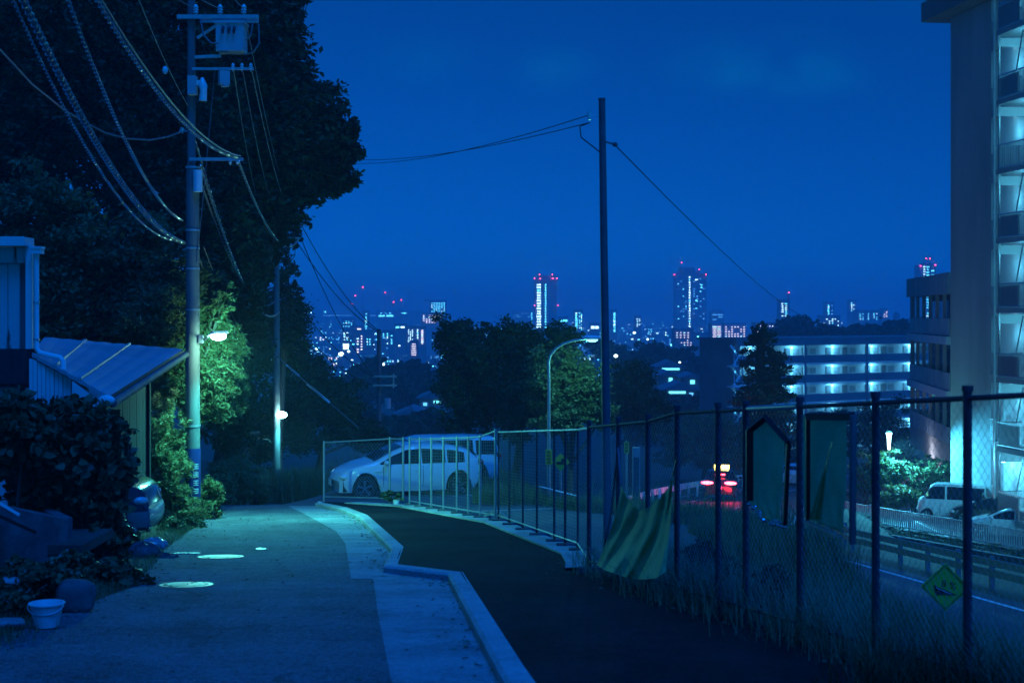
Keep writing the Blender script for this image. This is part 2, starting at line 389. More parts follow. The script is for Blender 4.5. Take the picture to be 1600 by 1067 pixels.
# kerb, extruded along its zigzag
kp = [Vector((x, y, float(road_z(y)))) for y, x in KI]
def offset_line(pts, dist):
    out = []
    for i, p in enumerate(pts):
        a = (pts[i]-pts[i-1]) if i > 0 else (pts[1]-pts[0]); b = (pts[i+1]-pts[i]) if i < len(pts)-1 else a
        na = Vector((a.y, -a.x, 0)).normalized(); nb = Vector((b.y, -b.x, 0)).normalized()
        m = (na+nb).normalized(); c = max(.35, m.dot(na))
        q = p+m*(dist/c); q.z = float(road_z(q.y)); out.append(q)
    return out
kw = [.19]
o1 = offset_line(kp, .03); o2 = offset_line(kp, .17); o3 = offset_line(kp, .18)
mb = MB()
up = lambda l, h: [v+Vector((0, 0, h)) for v in l]
mb.grid([list(r) for r in zip(up(kp, -.1), up(kp, .065), up(o1, .09), up(o2, .10), up(o3, -.1))])
obj('kerb', mb, M['concrete_kerb'], kind='structure')
ko_y = [v.y for v in o2]; ko_x = [v.x for v in o2]
k_out = lambda y: np.interp(y, ko_y, ko_x)
yb = [v for v in ya if v <= 34]
yb = sorted(set(yb+[round(v, 3) for v in ko_y if v < 34]))
strip('path', yb, lambda y: k_out(y)-.03, lambda y: fence_x(y)+.12, lambda x, y: road_z(y)+.095+.004*math.sin(x*3+y), M['asphalt_new'], 12)
# car park tarmac behind the far fence
strip('parking_lot', [v for v in np.arange(18, 46.1, .5)], lambda y: (fence_x(y)+.12 if y < 34 else -5.6), lambda y: bank_x(y)+.1, lambda x, y: upper_z(x, y)+.012, M['asphalt_lot'], 8)
mb = MB()
for x0, y0, x1, y1 in [(-.2, 34.5, -2.2, 41), (2.4, 34, .8, 41), (-1.6, 30.5, 3.5, 34.2)]:
    d_ = Vector((x1-x0, y1-y0, 0)); n_ = Vector((d_.y, -d_.x, 0)).normalized()*.06
    rows = []
    for i in range(13):
        p = Vector((x0, y0, 0))+d_*i/12
        rows.append([(q.x, q.y, float(upper_z(q.x, q.y))+.02) for q in (p-n_, p+n_)])
    mb.grid(rows)
obj('parking_line', mb, M['white_paint'], kind='structure')
# pale kerb under the left fence
fk = [Vector((float(fence_x(y)), y, float(road_z(y)))) for y in (33.2, 31.7, 29, 25.6, 22, 18.6, 17.2, 16.4)]
fo = [v+Vector((-.28, -.08, 0)) for v in fk]
mb = MB(); mb.grid([list(r) for r in zip(up(fo, .0), up(fo, .13), up(fk, .13), up([v+Vector((.1, 0, 0)) for v in fk], .13), up([v+Vector((.1, 0, 0)) for v in fk], -.2))])
obj('kerb', mb, M['concrete_kerb'], kind='structure')
# dirt verge at the left
strip('dirt_verge', [v for v in np.arange(-6, 34, .5)], lambda y: -10, r_left, lambda x, y: float(upper_z(x, y))+.0-.02+.03*math.sin(x*2.3+y*1.7), M['dirt'], 14)
# manholes
for px, py, dia, lab in [(345, 870, .60, 'pale round manhole cover farther along the old road'), (291, 914, .56, 'pale round manhole cover nearer to the camera, beside the ivy')]:
    Y = EYE*F/(py-685.5); X = PX(px, Y); z = float(road_z(Y))
    t = thing('manhole_cover', lab, 'manhole cover', (X, Y, z), 0, 'manhole covers in the road')
    sl = Matrix.Rotation(-math.atan(.088), 4, 'X')
    def ring(r0, r1, zz, n=36):
        m = MB(); m.grid([[sl@Vector((r*math.cos(2*math.pi*j/n), r*math.sin(2*math.pi*j/n), zz)) for j in range(n+1)] for r in (r0, r1)]); return m
    obj('rim', ring(dia/2-.035, dia/2+.01, .010), M['iron'], t, False)
    obj('lid', ring(.001, dia/2-.045, .010), M['steel_dark'], t, False)
    m = MB()
    for i in range(-6, 7):
        for j in range(-6, 7):
            if math.hypot(i, j)*.042 < dia/2-.07: m.box(sl@Vector((i*.042, j*.042, .0145)), (.031, .031, .005), mat=sl.to_3x3())
    m.grid([[sl@Vector((r*math.cos(2*math.pi*j/36), r*math.sin(2*math.pi*j/36), .0135)) for j in range(37)] for r in (dia/2-.10, dia/2-.075)]); obj('stud_pattern', m, M['iron'], t, False, kind='stuff')
mb = MB(); p = P(293, 865, 1); Y = EYE*F/(865-685.5)
mb.box((PX(293, Y), Y, float(road_z(Y))+.008), (.34, .18, .012), mat=Matrix.Rotation(-math.atan(.088), 3, 'X'))
for i in range(6): mb.box((PX(293, Y)-.13+i*.052, Y, float(road_z(Y))+.016), (.02, .15, .006), mat=Matrix.Rotation(-math.atan(.088), 3, 'X'))
obj('drain_cover', mb, M['iron'], label='small pale rectangular drain cover left of the farther manhole', cat='drain cover')
Y = EYE*F/(858-685.5)
mb = MB()
mb.tube([(PX(408, Y), Y, float(road_z(Y))-.02), (PX(408, Y), Y, float(road_z(Y))+.012)], .08, 16)
obj('valve_cover', mb, M['iron'], label='tiny round valve cover right of the farther manhole', cat='valve cover')

# ---------------------------------------------------------------- lower road
yr = [v for v in np.arange(12, 128, 1.0)]
LZ = lambda x, y: float(lower_z(y))
strip('lower_road', yr, lambda y: road_right(y)-7.4, lambda y: road_right(y)+.5, lambda x, y: LZ(x, y)+.015, M['asphalt_lot'], 10)
def line(off, a, b, w=.15, dash=None):
    mb = MB(); y = a
    while y < b:
        e = min(b, y+(dash[0] if dash else 1.0)); k = max(2, int((e-y)/1.0)+1)
        rows = []
        for i in range(k+1):
            q = y+(e-y)*i/k; x = float(road_right(q))+off
            rows.append([(x-w/2, q, LZ(x, q)+.022), (x+w/2, q, LZ(x, q)+.022)])
        mb.grid(rows); y = e+(dash[1] if dash else 0)
    return mb
obj('road_line', line(-.05, 14, 125), M['white_paint'], kind='structure')
obj('road_line', line(-3.3, 14, 125, .14, (5, 5)), M['white_paint'], kind='structure')
obj('road_line', line(-6.4, 14, 125), M['white_paint'], kind='structure')
# kerb reflectors along the near edge
mb = MB()
strip('lower_kerb', yr, lambda y: road_right(y)-7.6, lambda y: road_right(y)-7.4, lambda x, y: LZ(x, y)+.14, M['concrete_kerb'], 1)

# guard rails
def guardrail(name, lab, off, a, b, step, mtl, beam_z, beam_h, group=None):
    t = thing(name, lab, 'guardrail', (float(road_right(a))+off, a, LZ(0, a)), 0, group)
    pts = []
    y = a
    while y <= b:
        pts.append(Vector((float(road_right(y))+off, y, LZ(0, y)))); y += step
    for z in beam_z:
        m = MB()
        for p, q in zip(pts, pts[1:]): m.bar(p+Vector((0, 0, z)), q+Vector((0, 0, z)), .06, beam_h)
        obj('rail', m, mtl, t)
    for p in pts:
        m = MB(); m.box(p+Vector((.08, 0, .35)), (.12, .12, .82)); obj('post', m, mtl, t)
    return t
guardrail('guardrail', 'dark guardrail with two broad beams below the hedge beyond the lower road', 1.3, 26, 60, 2.0, M['dark_wall'], (.62, .36), .18)
guardrail('guardrail', 'white guardrail on the outer side of the curve beside the taxi', -7.8, 56, 104, 2.0, M['white_paint'], (.62,), .3)

# ---------------------------------------------------------------- left house and shed
def board_wall(t, name, p0, p1, z0, z1, w, mtl, depth=.03, gap=.012):
    p0, p1 = Vector(p0), Vector(p1); d_ = p1-p0; L = d_.length; d_.normalize(); n_ = int(L/w)
    nrm = Vector((d_.y, -d_.x, 0))
    for i in range(n_):
        a = p0+d_*(i*L/n_+gap/2); b = p0+d_*((i+1)*L/n_-gap/2)
        j = rnd.uniform(0, .008)
        m = MB(); m.bar((a+b)/2+nrm*j+Vector((0, 0, z0)), (a+b)/2+nrm*j+Vector((0, 0, z1)), (b-a).length, depth, up=nrm)
        obj(name, m, mtl, t)
hY = 18.4
house = thing('old_house', 'old house with peeling painted boards at the left edge beside the lean-to shed', 'house', (PX(45, hY)-2, hY, float(road_z(hY))))
hz0 = float(road_z(hY))-.3; ztop = PZ(372, hY); xc = PX(44, hY)
m = MB(); m.prism([(xc-6, hY+.1, 0), (xc, hY+.1, 0), (xc-2.6, hY+6, 0), (xc-8.6, hY+6, 0)], (0, 0, hz0), (0, 0, ztop-.25)); obj('wall', m, M['dark_wall'], house)
board_wall(house, 'board', (xc-3.4, hY+.06, 0), (xc-.12, hY+.06, 0), hz0, PZ(412, hY), .155, M['wood'])
m = MB(); m.box((xc-1.7, hY+.03, PZ(399, hY)), (3.4, .1, .2)); obj('lintel', m, M['wood'], house)
m = MB(); m.box((xc-1.7, hY-.04, PZ(378.5, hY)), (3.46, .36, .11)); m.prism([(xc-6, hY-.2, 0), (xc+.02, hY-.2, 0), (xc-2.55, hY+6, 0), (xc-8.6, hY+6, 0)], (0, 0, PZ(374, hY)), (0, 0, PZ(371, hY))); obj('fascia', m, M['white_wall'], house)
m = MB(); m.box((PX(47.5, hY), hY-.0, (PZ(384, hY)+hz0)/2), (.085, .12, PZ(384, hY)-hz0)); obj('corner_post', m, M['white_paint'], house)
m = MB(); m.box((PX(20, hY), hY-.02, PZ(575, hY)), (.6, .1, .5)); m.box((PX(20, hY), hY-.04, PZ(575, hY)), (.5, .1, .4)); obj('window', m, M['dark_wood'], house)
dp = MB(); x_ = PX(61.5, hY)
dp.tube([(x_, hY-.12, PZ(386, hY)), (x_, hY-.12, PZ(543, hY)), (x_+.05, hY-.13, PZ(551, hY)), (PX(100, hY), hY-.16, PZ(558, hY)), (PX(104.5, hY), hY-.16, PZ(563, hY)), (PX(104.5, hY), hY-.16, PZ(660, hY))], .036, 10)
pipe = obj('downpipe', dp, M['white_paint'], house, smooth=True)
m = MB(); m.box((x_+.02, hY-.13, PZ(392, hY)), (.13, .13, .09)); m.box((x_+.02, hY-.13, PZ(388, hY)), (.15, .15, .03)); obj('hopper', m, M['white_paint'], house)
for py in (473, 530, 640):
    m = MB(); xx = x_ if py < 550 else PX(104.5, hY); m.tube([(xx, hY-.12-(.04 if py > 550 else 0), PZ(py, hY)-.012), (xx, hY-.12-(.04 if py > 550 else 0), PZ(py, hY)+.012)], .042, 10); obj('pipe_bracket', m, M['galv'], house)

shed = thing('lean_to_shed', 'pale lean-to shed with sloping sheet roof beside the first utility pole', 'shed', (PX(118, 18.6), 18.6, float(road_z(18.6))))
A = P(69, 527, 25.5); Fp = P(286, 546, 25); Np = P(170, 619, 17.9); Dp = P(50, 552, 18.1)
m = MB(); nrmv = Vector((0, 0, .05))
nr2 = 16
rows_t, rows_b = [], []
for i in range(nr2+1):
    a = A.lerp(Fp, i/nr2); b = Dp.lerp(Np, i/nr2)
    dz = Vector((0, 0, .012 if i % 2 else 0))
    rows_t.append([b.lerp(a, j/4)+dz for j in range(5)]); rows_b.append([v-nrmv for v in rows_t[-1]])
m.grid(rows_t); m.grid([r[::-1] for r in rows_b])
m.grid([[r[0] for r in rows_t], [r[0] for r in rows_b]]); m.grid([[r[-1] for r in rows_t], [r[-1] for r in rows_b]]); m.grid([rows_t[-1], rows_b[-1]])
roof = obj('roof', m, M['roof_metal'], shed)
for f in (.3, .62):
    m = MB(); m.bar(Dp.lerp(Np, f)+Vector((0, 0, .02)), A.lerp(Fp, f)+Vector((0, 0, .02)), .05, .03); obj('seam', m, M['roof_metal'], roof)
# gutter along the eave
m = MB(); m.tube([Np+Vector((.05, 0, -.09)), Fp+Vector((.05, 0, -.09))], .055, 10); obj('gutter', m, M['concrete_pole'], shed, smooth=True)
m = MB(); m.bar(Np+Vector((0, 0, -.03)), Fp+Vector((0, 0, -.03)), .04, .05); obj('eave_board', m, M['dark_wood'], shed)
m = MB(); m.ell(Np+Vector((-.02, -.04, -.05)), (.11, .05, .07)); obj('gutter_end', m, M['white_paint'], shed, smooth=True)
# gable wall of vertical sheets facing the camera
gy = 18.13; gx0, gx1 = PX(46, gy), PX(119, gy); gb = float(road_z(gy))-.2
k = 11
for i in range(k):
    xa, xb = gx0+(gx1-gx0)*i/k, gx0+(gx1-gx0)*(i+1)/k
    def zt(x):
        f = (x-Dp.x)/(Np.x-Dp.x); return Dp.z+(Np.z-Dp.z)*min(1, max(0, f))-.07
    m = MB(); m.prism([(xa+.004, gy, gb), (xb-.004, gy, gb), (xb-.004, gy, zt(xb)), (xa+.004, gy, zt(xa))], (0, -.02-.012*(i % 2), 0), (0, .05, 0)); obj('wall_sheet', m, M['white_wall'], shed)
# wedge of pale cladding under the roof edge, reaching the eave
m = MB(); m.prism([(gx1, gy-.15, zt(gx1)), (Np.x-.08, gy-.15, Np.z-.1), (Np.x-.1, gy-.15, PZ(640, gy)), (gx1, gy-.15, PZ(628, gy))][::-1], (0, -.02, 0), (0, .05, 0)); obj('barge_panel', m, M['white_wall'], shed)
c0 = Vector((gx1-.02, gy+.06, 0)); c1 = Vector((PX(228, 24.5), 24.5, 0))
sb = float(road_z(24))-.3
board_wall(shed, 'side_board', c0, c1, sb, .40, .24, M['dark_wood'])
m = MB(); m.bar((c1.x+.03, c1.y, sb), (c1.x+.03, c1.y, .42), .09); obj('corner_post', m, M['dark_wood'], shed)
# ---------------------------------------------------------------- balcony tower at the right
ta = Vector((22.3, 72.3, 0)); tb = Vector((22.9, 68.0, 0)); td = (tb-ta).normalized(); tn = Vector((td.y, -td.x, 0)); tn = tn if tn.x < 0 else -tn
TZ0, TZ1 = -8.7, 16.6
tower = thing('apartment_tower', 'tall apartment tower at the right edge with lit balconies and a dark blank bay', 'apartment building', (ta.x+4, ta.y-6, TZ0))
def TP(s, o, z): return ta+td*s+tn*o+Vector((0, 0, z))      # s metres from the far corner towards the camera, o metres out of the facade
def tbox(m, s0, s1, o0, o1, z0, z1):
    c = [TP(s, o, z) for s in (s0, s1) for o in (o0, o1) for z in (z0, z1)]
    return m.add(c, [(0,1,3,2),(4,6,7,5),(0,4,5,1),(2,3,7,6),(0,2,6,4),(1,5,7,3)])
LB = (tb-ta).length; TL = LB+13.0
m = MB(); tbox(m, LB-.02, TL, -9, -.25, TZ0, TZ1); obj('wall', m, M['white_wall'], tower)
m = MB(); tbox(m, 0, LB, -9, 0, TZ0, TZ1-.004); obj('blank_bay', m, M['grey_wall'], tower)
m = MB(); tbox(m, -1.3, TL+1, -9.5, 1.0, TZ1+.02, TZ1+1.0); tbox(m, -1.1, TL+.8, -9.2, .8, TZ1+1.0, TZ1+1.12); obj('roof', m, M['dark_wall'], tower)
for fl in range(8):
    zs = 14.45-3.15*fl
    bays = [(LB+3.0, LB+6.7), (LB+7.4, LB+11.1)]
    m = MB(); tbox(m, LB, LB+.55, -.25, .06, zs+2.75 if fl == 0 else zs+2.8, zs+3.0); tbox(m, LB+.01, LB+.55, -.25, .10, zs-.18, zs+.0); obj('floor_band', m, M['grey_wall'], tower)
    m = MB()
    for q in range(8): tbox(m, LB+.05+q*.06, LB+.064+q*.06, .05, .064, zs+.02, zs+1.0)
    tbox(m, LB+.03, LB+.55, .045, .07, zs+1.0, zs+1.04); obj('side_railing', m, M['galv_wire'], tower, kind='stuff')
    for bi, (s0, s1) in enumerate(bays):
        m = MB(); tbox(m, s0, s1, -.24, 1.25, zs-.22, zs); sl_ = obj('balcony_slab', m, M['grey_wall'], tower)
        m = MB(); tbox(m, s0, s0+.1, -.24, 1.2, zs+2.45, zs+2.85); obj('balcony_beam', m, M['white_wall'], sl_)
        m = MB()
        for q in range(33): tbox(m, s0+.04+q*.111, s0+.06+q*.111, 1.17, 1.19, zs+.0, zs+1.08)
        for q in range(12): tbox(m, s0+.02, s0+.04, .05+q*.1, .07+q*.1, zs, zs+1.08)
        obj('railing_bars', m, M['galv_wire'], tower, kind='stuff')
        m = MB(); tbox(m, s0-.02, s1+.02, 1.16, 1.20, zs+1.08, zs+1.13); tbox(m, s0-.02, s0+.03, 0, 1.16, zs+1.08, zs+1.13); tbox(m, s0, s1, 1.16, 1.2, zs+.06, zs+.1)
        obj('handrail', m, M['galv'], tower)
        m = MB(); tbox(m, s0+.05, s0+.12, 1.1, 1.17, zs-3.0, zs+2.9); obj('balcony_post', m, M['galv'], tower)
        # window with frame and panes, privacy screen, slanted stay
        m = MB(); tbox(m, s0+.5, s0+2.9, -.25, -.19, zs+.05, zs+2.2); w_ = obj('window', m, M['white_paint'], tower)
        for pa, pb in ((.56, 1.66), (1.74, 2.84)):
            m = MB(); tbox(m, s0+pa, s0+pb, -.19, -.17, zs+.12, zs+2.14); obj('pane', m, M['glass'], w_)
        if fl != 2:
            m = MB(); tbox(m, s0+.25, s0+1.9, 1.12, 1.15, zs+.08, zs+1.02 if fl else zs+1.6); obj('balcony_screen', m, M['roof_metal'], tower)
        if fl != 2:
            m = MB(); m.bar(TP(s0+2.2, 1.1, zs+2.8), TP(s0+1.2, .9, zs+1.2), .05); m.bar(TP(s0+2.6, .6, zs+.4), TP(s0+3.4, .9, zs+1.7), .05); obj('laundry_pole', m, M['galv'], tower)
        if fl in (1, 4, 5):
            m = MB(); tbox(m, s0+2.9, s0+3.5, .2, .6, zs, zs+.7); obj('air_conditioner', m, M['white_paint'], tower)
        m = MB(); m.ell(TP(s0+1.9, .25, zs+2.8), (.14, .14, .06)); g_ = obj('ceiling_lamp', m, M['gallery_glow'], tower, smooth=True)
        lamp('lamp_light', TP(s0+1.9, .35, zs+2.45), 70, (.11, .66, 1.0), g_, .12)
    m = MB(); m.ell(TP(LB+1.9, -.1, zs+2.75), (.12, .12, .06)); g_ = obj('added_wall_lamp', m, M['gallery_glow'], tower, smooth=True)  # lamp added on each floor to brighten the wall strip beside the balconies
    lamp('lamp_light', TP(LB+2.3, .28, zs+1.9), 18, (.11, .66, 1.0), g_, .12)
for s_ in (LB+1.6, LB+7.0):
    m = MB(); m.ell(TP(s_, .2, -5.2), (.2, .2, .14)); g_ = obj('added_foot_lamp', m, M['tube_glow'], tower, smooth=True); lamp('lamp_light', TP(s_, 1.0, -5.3), 130, (.08, .62, 1.0), g_, .2)  # lamps added at the tower foot to brighten the lot and van
m = MB()
m.tube([TP(LB+.58, .12, TZ0), TP(LB+.58, .12, TZ1)], .06, 8); obj('rain_pipe', m, M['galv'], tower)

# ---------------------------------------------------------------- middle apartment block with glazed balconies
ma = Vector((26.7, 95, 0)); mbp = Vector((24.6, 79.5, 0)); md = (mbp-ma).normalized(); mn = Vector((md.y, -md.x, 0)); mn = mn if mn.x < 0 else -mn
MP = lambda s, o, z: ma+md*s+mn*o+Vector((0, 0, z))
def mbox(m, s0, s1, o0, o1, z0, z1):
    c = [MP(s, o, z) for s in (s0, s1) for o in (o0, o1) for z in (z0, z1)]
    return m.add(c, [(0,1,3,2),(4,6,7,5),(0,4,5,1),(2,3,7,6),(0,2,6,4),(1,5,7,3)])
ML = (mbp-ma).length
mid = thing('apartment_block', 'four storey flat roofed apartment block half hidden behind the tall tower', 'apartment building', (ma.x+4, ma.y-6, -8.8))
m = MB(); mbox(m, 0, ML, -9, -1.3, -9, 2.7); obj('wall', m, M['grey_wall'], mid)
m = MB(); mbox(m, -.3, ML+.3, -9.3, .3, 2.7, 3.9); obj('roof', m, M['grey_wall'], mid)
m = MB(); mbox(m, 6, 9, -7, -3, 3.9, 5.5); obj('roof_hut', m, M['dark_wall'], mid)
for fl, zf in enumerate((.3, -2.75, -5.8)):
    m = MB(); mbox(m, -.1, ML, -1.32, .32, zf-.45, zf) if fl < 2 else mbox(m, -.1, ML, -1.32, .1, zf-1.3, zf); obj('balcony_slab', m, M['white_wall'] if fl < 2 else M['pink_stone'], mid)
    for s0 in np.arange(.2, ML-2.2, 2.6):
        m = MB(); mbox(m, s0, s0+2.46, .12, .17, zf+.06, zf+1.02); obj('balcony_panel', m, M['roof_metal'], mid)
        m = MB(); mbox(m, s0+2.46, s0+2.6, -.1, .1, zf, zf+2.6); obj('column', m, M['grey_wall'], mid)
        m = MB(); mbox(m, s0+.35, s0+2.2, -1.3, -1.24, zf+.1, zf+2.15); w_ = obj('window', m, M['dark_wall'], mid)
        m = MB(); mbox(m, s0+.42, s0+1.24, -1.24, -1.22, zf+.16, zf+2.1); mbox(m, s0+1.31, s0+2.13, -1.24, -1.22, zf+.16, zf+2.1); obj('pane', m, M['glass'], w_)
    m = MB(); mbox(m, -.1, .05, -1.3, .05, zf+.05, zf+1.0); obj('end_panel', m, M['white_wall'], mid)
    m = MB(); mbox(m, 0, .12, -.1, .1, zf, zf+2.6); mbox(m, .6, .7, -.1, .1, zf, zf+2.6); obj('column', m, M['grey_wall'], mid)
m = MB(); mbox(m, 3, ML, -1.25, -.35, -9, -7.1); obj('base_wall', m, M['pink_stone'], mid)
m = MB(); m.ell(MP(9, -.2, -6.3), (.15, .15, .1)); g_ = obj('added_wall_lamp', m, M['gallery_glow'], mid, smooth=True); lamp('lamp_light', MP(9.2, .9, -7.0), 140, (.42, .55, .75), g_, .15)  # lamp added to brighten the base wall of the block

# ---------------------------------------------------------------- far gallery block
fa = P(1152, 530, 192); fa.z = 0; fb = P(1462, 530, 212); fb.z = 0
fd = (fb-fa).normalized(); fn = Vector((fd.y, -fd.x, 0)); FLn = (fb-fa).length
FP = lambda s, o, z: fa+fd*s+fn*o+Vector((0, 0, z))
def fbox(m, s0, s1, o0, o1, z0, z1):
    c = [FP(s, o, z) for s in (s0, s1) for o in (o0, o1) for z in (z0, z1)]
    return m.add(c, [(0,1,3,2),(4,6,7,5),(0,4,5,1),(2,3,7,6),(0,2,6,4),(1,5,7,3)])
FT = PZ(530, 192); FZ0 = -18.5
slab = thing('gallery_block', 'long five storey housing block with brightly lit access galleries', 'apartment building', (fa.x+8, fa.y+8, FZ0))
m = MB(); fbox(m, 0, FLn, -7.5, -1.6, FZ0, FT-.1); obj('wall', m, M['white_wall'], slab)
m = MB(); fbox(m, -.35, 0, -7.6, .1, FZ0, FT-.12); obj('end_wall', m, M['dark_wall'], slab)
m = MB(); fbox(m, -.6, FLn+.5, -8, .35, FT-.1, FT+.15); fbox(m, -.3, FLn+.3, -.05, .3, FT-.95, FT-.11); obj('roof', m, M['dark_wall'], slab)
for fl in range(6):
    zc = PZ(549, 195)-2.72*fl
    m = MB(); fbox(m, 0, FLn, -.12, .05, zc-1.72, zc-.62); obj('parapet', m, M['dark_wall'], slab)
    m = MB(); fbox(m, 0, FLn, -1.6, .12, zc-1.95, zc-1.76); obj('gallery_floor', m, M['white_wall'], slab)
    s = 2.2; q = 0
    while s < FLn-1:
        m = MB(); fbox(m, s, s+.95, -1.59, -1.5, zc-1.7, zc+.35); d_ = obj('door', m, M['dark_wall'], slab)
        m = MB(); fbox(m, s+1.5, s+2.6, -1.59, -1.52, zc-.55, zc+.25); w_ = obj('window', m, M['grey_wall'], slab)
        if q % 2 == 0:
            m = MB(); fbox(m, s+1.0, s+1.4, -1.58, -1.45, zc+.3, zc+.55); g_ = obj('gallery_lamp', m, M['gallery_glow'], slab)
            lamp('lamp_light', FP(s+1.2, -.7, zc+.2), 190, (.11, .60, 1.0), g_, .2)
        s += 3.15 if q % 2 == 0 else 4.6; q += 1
    for s in (0, 12.0, 24.0, FLn-.4):
        m = MB(); fbox(m, s, s+.35, -.1, .16, zc-1.75, zc+1.0); obj('pillar', m, M['dark_wall'], slab)
    m = MB(); m.bar(FP(-1.7, 1.2, zc-1.8), FP(-.5, 1.2, zc-.4), .18, .3); m.bar(FP(-.5, .6, zc-.4), FP(-1.7, .6, zc+.9), .18, .3); fbox(m, -2.0, -.36, .2, 1.6, zc-1.95, zc-1.8)
    st = obj('stair_flight', m, M['white_wall'], slab)
    m = MB(); m.bar(FP(-1.9, 1.6, zc-1.9), FP(-1.9, 1.6, zc+.8), .09); m.bar(FP(-.4, 1.6, zc-1.9), FP(-.4, 1.6, zc+.8), .09); obj('stair_post', m, M['white_wall'], slab)
    if fl < 4:
        m = MB(); fbox(m, -1.2, -.9, .3, .5, zc+.45, zc+.6); g_ = obj('stair_lamp', m, M['gallery_glow'], slab); lamp('lamp_light', FP(-1.0, .7, zc+.1), 12, (.08, .60, 1.0), g_, .15)

# ---------------------------------------------------------------- vegetation
def leaves(clumps, n, size, seed, aspect=.5, sub=26, spread=.27, up=.35, droop=0.0):
    """leaf faces in small sprays spread through ellipsoid clumps; clumps: (centre, radii, weight)"""
    rg = np.random.default_rng(seed)
    w = np.array([c[2]*c[1][0]*c[1][2] for c in clumps], float); w /= w.sum()
    Cs = []
    for (c, r, _), f in zip(clumps, w):
        k = max(10, int(n*f)); r = np.array(r, float)
        ns = max(6, int(sub*(1+k/4000)))
        dr = rg.normal(size=(ns, 3)); dr /= np.linalg.norm(dr, axis=1)[:, None]
        rad = rg.uniform(.1, 1, ns)**.42
        sc = dr*rad[:, None]*(1+rg.normal(0, .13, ns))[:, None]
        which = rg.integers(0, ns, k)
        rs = rg.uniform(.5, 1.3, ns)*spread
        off = rg.normal(size=(k, 3))*rs[which][:, None]*.6
        off[:, 2] *= .6
        p = (sc[which]+off)*r+np.array(c)
        Cs.append(p)
    C = np.concatenate(Cs); k = len(C)
    d = rg.normal(size=(k, 3)); d[:, 2] = d[:, 2]*.6-droop; d /= np.linalg.norm(d, axis=1)[:, None]
    nrm = rg.normal(size=(k, 3)); nrm[:, 2] += up*3; s = np.cross(d, nrm); s /= (np.linalg.norm(s, axis=1)[:, None]+1e-9)
    L = size*rg.uniform(.6, 1.35, k)[:, None]
    a, b = d*L*.5, s*L*.5*aspect
    if aspect >= .65:
        fold = np.cross(a, b); fold /= (np.linalg.norm(fold, axis=1)[:, None]+1e-9); fold = fold*L*.08
        V = np.stack([C-a*.8, C-a*.55+b*.85+fold, C+a*.2+b*.8+fold, C+a, C+a*.2-b*.8+fold, C-a*.55-b*.85+fold], 1).reshape(-1, 3)
        return V, np.arange(6*k).reshape(-1, 6)
    V = np.stack([C-a, C+b*1.0-a*.1, C+a, C-b-a*.1], 1).reshape(-1, 3)
    return V, np.arange(4*k).reshape(-1, 4)
def CL(px, py, rx, ry, Y, w=1.0, dy=None):
    c = P(px, py, Y); s = Y/F
    return (tuple(c), (rx*s, (dy if dy else (rx+ry)/2*s), ry*s), w)
def tree(name, lab, base, clumps, n, size, mtl, seed, r0=.22, group=None, aspect=.5, cat='tree', limbs=True, spread=.27, sub=26, fk=.5):
    base = Vector(base); base.z = gz(base.x, base.y)-.15
    t = thing(name, lab, cat, base, 0, group)
    V, Q_ = leaves(clumps, n, size, seed, aspect, sub, spread)
    npobj('crown', V, Q_, mtl, t)
    rg = random.Random(seed)
    m = MB(); top = sum((Vector(c[0]) for c in clumps), Vector())/len(clumps)
    fork = base.lerp(top, fk)
    m.tube([base, base.lerp(fork, .5)+Vector((rg.uniform(-.1, .1), rg.uniform(-.1, .1), 0)), fork, top], [r0*1.15, r0*.9, r0*.75, r0*.3], 9)
    for c in clumps:
        e = Vector(c[0]); r = c[1]
        mid_ = fork.lerp(e, .5)+Vector((rg.uniform(-.3, .3), rg.uniform(-.3, .3), .2))*min(1, r[0])
        m.tube([fork, mid_, e], [r0*.5, r0*.33, r0*.12], 6)
        for _ in range(6):
            q = e+Vector((rg.uniform(-1, 1)*r[0], rg.uniform(-1, 1)*r[1], rg.uniform(-.8, .9)*r[2]))*.8
            m.tube([mid_.lerp(e, .6), mid_.lerp(q, .6)+Vector((0, 0, .1)), q], [r0*.18, r0*.1, r0*.03], 5)
    obj('trunk', m, M['bark'], t, smooth=True)
    return t
def shrub(name, lab, clumps, n, size, mtl, seed, cat='shrub', aspect=.5, group=None, spread=.25, droop=0.0, sub=30, part='foliage'):
    c0 = clumps[0][0]
    base = Vector((c0[0], c0[1], gz(c0[0], c0[1])-.1))
    t = thing(name, lab, cat, base, 0, group)
    V, Q_ = leaves(clumps, n, size, seed, aspect, sub, spread, droop=droop)
    npobj(part, V, Q_, mtl, t)
    m = MB(); rg = random.Random(seed)
    for c in clumps:
        e = Vector(c[0]); r = c[1]; b = Vector((e.x, e.y, gz(e.x, e.y)-.1))
        for _ in range(4):
            q = e+Vector((rg.uniform(-.8, .8)*r[0], rg.uniform(-.8, .8)*r[1], rg.uniform(-.2, .9)*r[2]))
            m.tube([b, b.lerp(q, .5)+Vector((0, 0, .1)), q], [.03, .02, .006], 5)
    obj('stem', m, M['bark'], t)
    return t
shrub('bank_shrub', 'dark ragged weed bush outside the fence between the net and the house-shaped sheet', [CL(1105, 880, 36, 40, 14.0), CL(1140, 905, 30, 34, 13.2), CL(1080, 910, 24, 24, 14.2, .8)], 3200, .075, M['leaf_dark'], 61, aspect=.35, spread=.3)
shrub('bank_shrub', 'dark low weed bush outside the fence below the house-shaped sheet', [CL(1205, 920, 32, 30, 12.2), CL(1180, 945, 24, 22, 12.2, .8)], 1800, .07, M['leaf_dark'], 62, aspect=.35, spread=.3)
